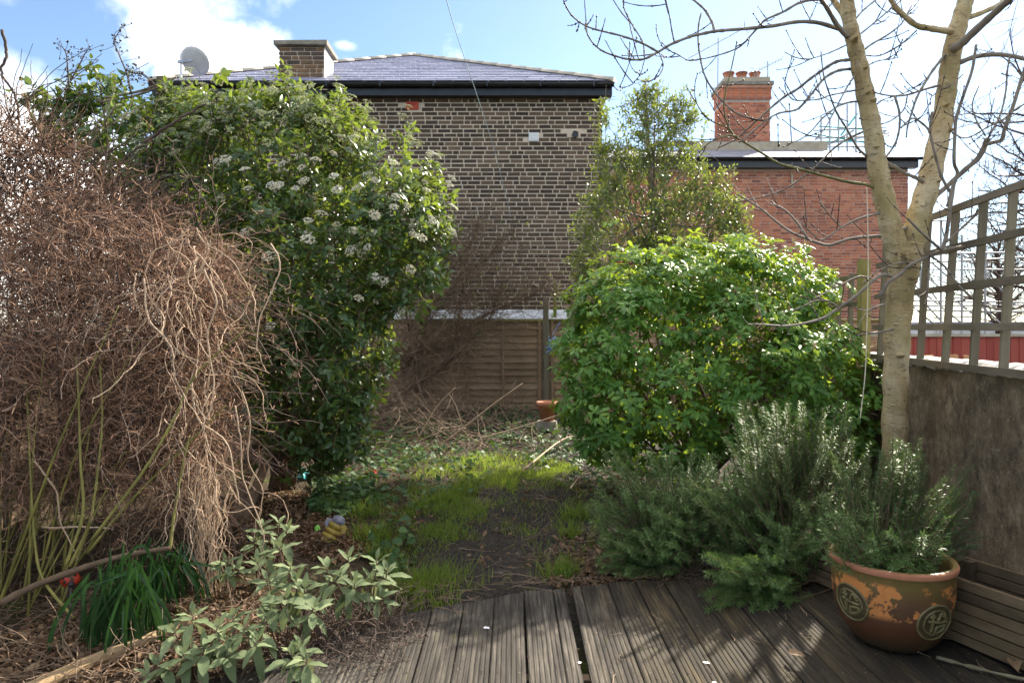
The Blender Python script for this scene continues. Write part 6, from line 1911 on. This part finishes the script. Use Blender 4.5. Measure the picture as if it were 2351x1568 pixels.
# ------------------------------------------------------------------ ground cover
def patch(n, polys, seed):
    """points on the ground inside image-space ellipses given as ground areas (px,py,rx,ry,weight)"""
    r_ = np.random.default_rng(seed); out = []
    w = np.array([p[4] for p in polys], float); w /= w.sum()
    for k in r_.choice(len(polys), n, p=w):
        px, py, rx, ry, _ = polys[k]
        a_ = r_.uniform(0, 6.28); q = math.sqrt(r_.random()) 
        g = gat(px + rx * q * math.cos(a_), py + ry * q * math.sin(a_), .05)
        out.append((g.x, g.y))
    out = np.array(out)
    P = np.stack([out[:, 0], out[:, 1], gz(out[:, 0], out[:, 1])], 1)
    dk = np.array([p[1] < (deck_edge(p[0]) if p[0] > -1.2 else 0) + .03 for p in P])
    return P[~dk]
BV = np.array([(-.5, 0, 0), (.5, 0, 0), (.42, .5, .0), (-.42, .5, .0), (.05, 1, .0), (-.05, 1, .0)], float)
BF = np.array([(0, 1, 2, 3), (3, 2, 4, 5)])
def blades(name, P, h, w, mat, label, cat, seed, lean=.5):
    r_ = np.random.default_rng(seed); K = len(P)
    d = nrm(np.array([0, 0, 1.0]) + r_.normal(0, lean, (K, 3)) * np.array([1, 1, .2]))
    fr = frames(d, nrm(r_.normal(size=(K, 3))))
    hh = r_.uniform(*h, K); fr = np.stack([fr[:, :, 0] * w, fr[:, :, 1] * hh[:, None], fr[:, :, 2] * hh[:, None]], -1)
    TVb = BV.copy(); TVb[2:4, 2] = .03; TVb[4:, 2] = .22
    return tag(mesh_obj(name, instance_mesh(name, TVb, BF, fr, P, r_.random(K)), mat), label, cat, kind='stuff')
gp = patch(15000, [(1150, 1130, 230, 90, .8), (1250, 1170, 120, 90, .3), (1060, 1110, 130, 55, 3), (1180, 1075, 140, 30, 2.2), (1020, 1170, 100, 40, 1.6), (960, 1200, 90, 50, .7), (1270, 1090, 70, 40, .8), (1090, 1060, 190, 35, 1.4), (1330, 1190, 50, 60, .5), (900, 1130, 90, 50, .5)], 131)
gn_ = np.sin(gp[:, 0] * 7.3 + 1.3 * np.sin(gp[:, 1] * 5.1)) * np.sin(gp[:, 1] * 6.1 + 2 * np.sin(gp[:, 0] * 4.3))
gp = gp[gn_ + rng.normal(0, .35, len(gp)) > -.05]
blades('grass', gp, (.02, .085), .004, M['grass'], 'patch of short rough grass in the middle of the garden', 'grass', 132)
tufts = []
r_ = np.random.default_rng(133)
for (px, py, n, s_) in ((1060, 1130, 260, .07), (1030, 1150, 160, .07), (950, 1330, 220, .08), (1010, 1310, 220, .09), (860, 1230, 220, .08), (840, 1180, 160, .07), (1320, 1190, 160, .05), (1290, 1300, 170, .05), (1310, 1225, 90, .04), (1150, 1120, 120, .08), (760, 1175, 110, .06), (880, 1270, 120, .07), (980, 1360, 90, .08), (1110, 1075, 200, .15)):
    g = gat(px, py, .02)
    q = r_.normal(0, s_, (n, 2)); tufts.append(np.stack([g.x + q[:, 0], g.y + q[:, 1] * .7, gz(g.x + q[:, 0], g.y + q[:, 1])], 1))
tufts = np.concatenate(tufts)
tufts = tufts[[p[1] > (deck_edge(p[0]) if p[0] > -1.2 else 0) + .01 for p in tufts]]
blades('grass_tufts', tufts, (.07, .17), .005, M['grass'], 'taller grass tufts beside the soil path', 'grass', 134, .38)
# leafy ground cover by the fence and below the flowering shrub
ip = patch(3000, [(950, 1010, 120, 40, 1.2), (880, 1050, 90, 40, 1.0), (1000, 1110, 130, 50, .5), (1400, 1080, 90, 40, .7), (1130, 985, 150, 35, 2), (1230, 1010, 130, 45, 1.5), (1000, 1060, 150, 25, .8), (1290, 1040, 90, 40, 1), (790, 1130, 75, 40, 1.6), (870, 1110, 80, 40, .7), (900, 1240, 70, 60, .5), (1150, 950, 60, 20, .5), (760, 1160, 60, 30, .8)], 141)
r_ = np.random.default_rng(142)
ip[:, 2] += r_.uniform(.01, .10, len(ip))
fr = frames(nrm(r_.normal(size=ip.shape) * np.array([1, 1, .35])), nrm(np.array([0, -.2, 1.0]) + r_.normal(0, .35, ip.shape))) * r_.uniform(.035, .075, len(ip))[:, None, None]
tag(mesh_obj('ground_cover', instance_mesh('ground_cover', *leaf_template(.75, .12, .2, ((0, .2), (.15, .9), (.45, 1.0), (.75, .6), (1, .03))), fr, ip), M['ground_ivy']), 'low leafy ground cover in the shade by the rear fence', 'ground cover', kind='stuff')
# leaf litter
lp_ = patch(7000, [(1420, 1110, 110, 60, .8), (1600, 1090, 200, 60, 1.0), (1150, 1120, 130, 60, .05), (640, 1190, 140, 60, 3), (560, 1250, 120, 60, 1.5), (760, 1230, 100, 50, 1.2), (300, 1440, 260, 80, 1.2), (120, 1500, 180, 60, 1), (560, 1400, 160, 60, 1), (850, 1200, 110, 60, .5), (1340, 1270, 90, 60, .7), (1000, 1140, 150, 60, .2), (1450, 1290, 120, 30, .7), (1000, 1390, 150, 25, .4), (1180, 1180, 140, 100, .12)], 151)
lp_[:, 2] += rng.uniform(.003, .03, len(lp_))
fr = frames(nrm(rng.normal(size=lp_.shape) * np.array([1, 1, .4])), nrm(np.array([0, 0, 1.0]) + rng.normal(0, .5, lp_.shape))) * rng.uniform(.018, .05, len(lp_))[:, None, None]
tag(mesh_obj('leaf_litter', instance_mesh('leaf_litter', *leaf_template(.55, .3, .5), fr, lp_), M['dry_leaf']), 'brown fallen leaves and husks scattered over the beds', 'leaf litter', kind='stuff')
# dry stems and root-like twigs lying about
fp = patch(2300, [(1080, 1060, 260, 70, 1.0), (250, 1450, 300, 110, 3), (640, 1200, 160, 80, 1), (900, 1380, 240, 70, 1.4), (640, 1440, 160, 90, 1.6), (1200, 1240, 180, 120, .9), (1000, 1080, 220, 60, 1), (1550, 1270, 180, 45, 1.2), (1320, 1290, 100, 50, .6), (100, 1540, 150, 40, .8)], 161)
fp[:, 2] += rng.uniform(.004, .035, len(fp))
C = wander(fp, nrm(rng.normal(size=fp.shape) * np.array([1, .8, .12])), 9, rng.uniform(.012, .04, len(fp)), .22, .01, 162)
C = np.maximum(C, -9); g_ = gz(C[..., 0], C[..., 1]) + .004
dkm = (C[..., 1] < 3.78) & (C[..., 0] > -.85)
C[..., 2] = np.where(dkm, np.maximum(C[..., 2], .006), np.maximum(C[..., 2], g_))
tag(mesh_obj('fallen_twigs', curves_mesh('fallen_twigs', C, np.repeat(np.linspace(.0026, .0013, 9)[None], len(C), 0) * rng.uniform(.5, 1.3, (len(C), 1)), 3, rng.random(len(C))), M['thicket']), 'thin dry stems scattered over soil and deck edge', 'twigs', kind='stuff')
# dark root mat at the left deck edge and under the rosemary
rp = np.concatenate([np.stack([rng.uniform(-1.0, -.45, 420), rng.uniform(2.75, 3.25, 420), rng.uniform(.0, .05, 420)], 1), np.stack([rng.uniform(.9, 1.6, 320), rng.uniform(3.72, 4.1, 320), rng.uniform(.0, .10, 320)], 1)])
C = wander(rp, nrm(rng.normal(size=rp.shape) * np.array([1, .7, .3])), 10, rng.uniform(.01, .028, len(rp)), .3, .02, 163)
C[..., 2] = np.maximum(C[..., 2], .004)
tag(mesh_obj('dead_stems', curves_mesh('dead_stems', C, np.full(C.shape[:2], .0015), 3, rng.random(len(C))), M['dark_twig']), 'matted dead brown stems spilling over the deck edges', 'twigs', kind='stuff')
# fine debris on the boards
dp = np.stack([rng.uniform(-1.0, 2.2, 520), rng.uniform(2.5, 3.6, 520), np.full(520, .004)], 1)
dp = dp[[p[1] < deck_edge(p[0]) - .02 for p in dp]]
fr = frames(nrm(rng.normal(size=dp.shape) * np.array([1, 1, .1])), np.tile([[0, 0, 1.0]], (len(dp), 1))) * rng.uniform(.003, .011, len(dp))[:, None, None]
tag(mesh_obj('deck_debris', instance_mesh('deck_debris', *leaf_template(.6, .3, .3), fr, dp), M['dry_leaf']), 'tiny crumbs of dry leaf on the deck boards', 'debris', kind='stuff')
rz_ = rng.uniform(0, 6.28, 22)
dp = np.stack([rng.uniform(.4, 2.1, 22), rng.uniform(2.6, 3.3, 22), np.full(22, .006)], 1)
C = wander(dp, np.stack([np.cos(rz_), np.sin(rz_), np.zeros(22)], 1), 8, rng.uniform(.006, .017, 22), .2, 0, 164); C[..., 2] = .006
tag(mesh_obj('deck_twigs', curves_mesh('deck_twigs', C, np.full(C.shape[:2], .0011), 3, rng.random(22)), M['pale_vine']), 'few thin pale stalks on the right deck boards', 'twigs', kind='stuff')

# ------------------------------------------------------------------ far bare trees at the right edge
def far_tree(px, Y, ztop, label, seed):
    r_ = np.random.default_rng(seed)
    x = at(px, 0, Y).x
    root = empty('bare_tree', (x, Y, 0), label, 'tree', 'bare trees far right')
    MB().tube([(x, Y, 0), (x + .1, Y, ztop * .4), (x, Y, ztop * .75)], [.16, .11, .04], 8).build('trunk', M['dark_twig'], root, True)
    P0 = np.stack([np.full(60, x), np.full(60, Y), r_.uniform(.25, .75, 60) * ztop], 1)
    C = wander(P0, nrm(r_.normal(size=P0.shape) * np.array([1, 1, .3]) + np.array([0, 0, .5])), 14, r_.uniform(.1, .25, 60), .14, -.02, seed)
    mesh_obj('branches', curves_mesh('branches', C, np.repeat(np.linspace(.035, .008, 14)[None], 60, 0), 5, r_.random(60)), M['dark_twig'], root, 'stuff')
    k = C[:, 4:].reshape(-1, 3); k = k[r_.integers(0, len(k), 1100)]
    C2 = wander(k, nrm(r_.normal(size=k.shape) + np.array([0, 0, .3])), 7, r_.uniform(.06, .16, len(k)), .2, 0, seed + 1)
    mesh_obj('twigs', curves_mesh('twigs', C2, np.repeat(np.linspace(.010, .004, 7)[None], len(C2), 0), 3, r_.random(len(C2))), M['dark_twig'], root, 'stuff')
far_tree(2400, 17.0, 9.5, 'tall bare tree cut by the right edge of the picture', 171)
far_tree(2290, 26.0, 6.0, 'smaller bare tree far behind the scaffolding', 172)
far_tree(2430, 21.0, 8.0, 'distant bare tree low behind the trellis at the right edge', 173)
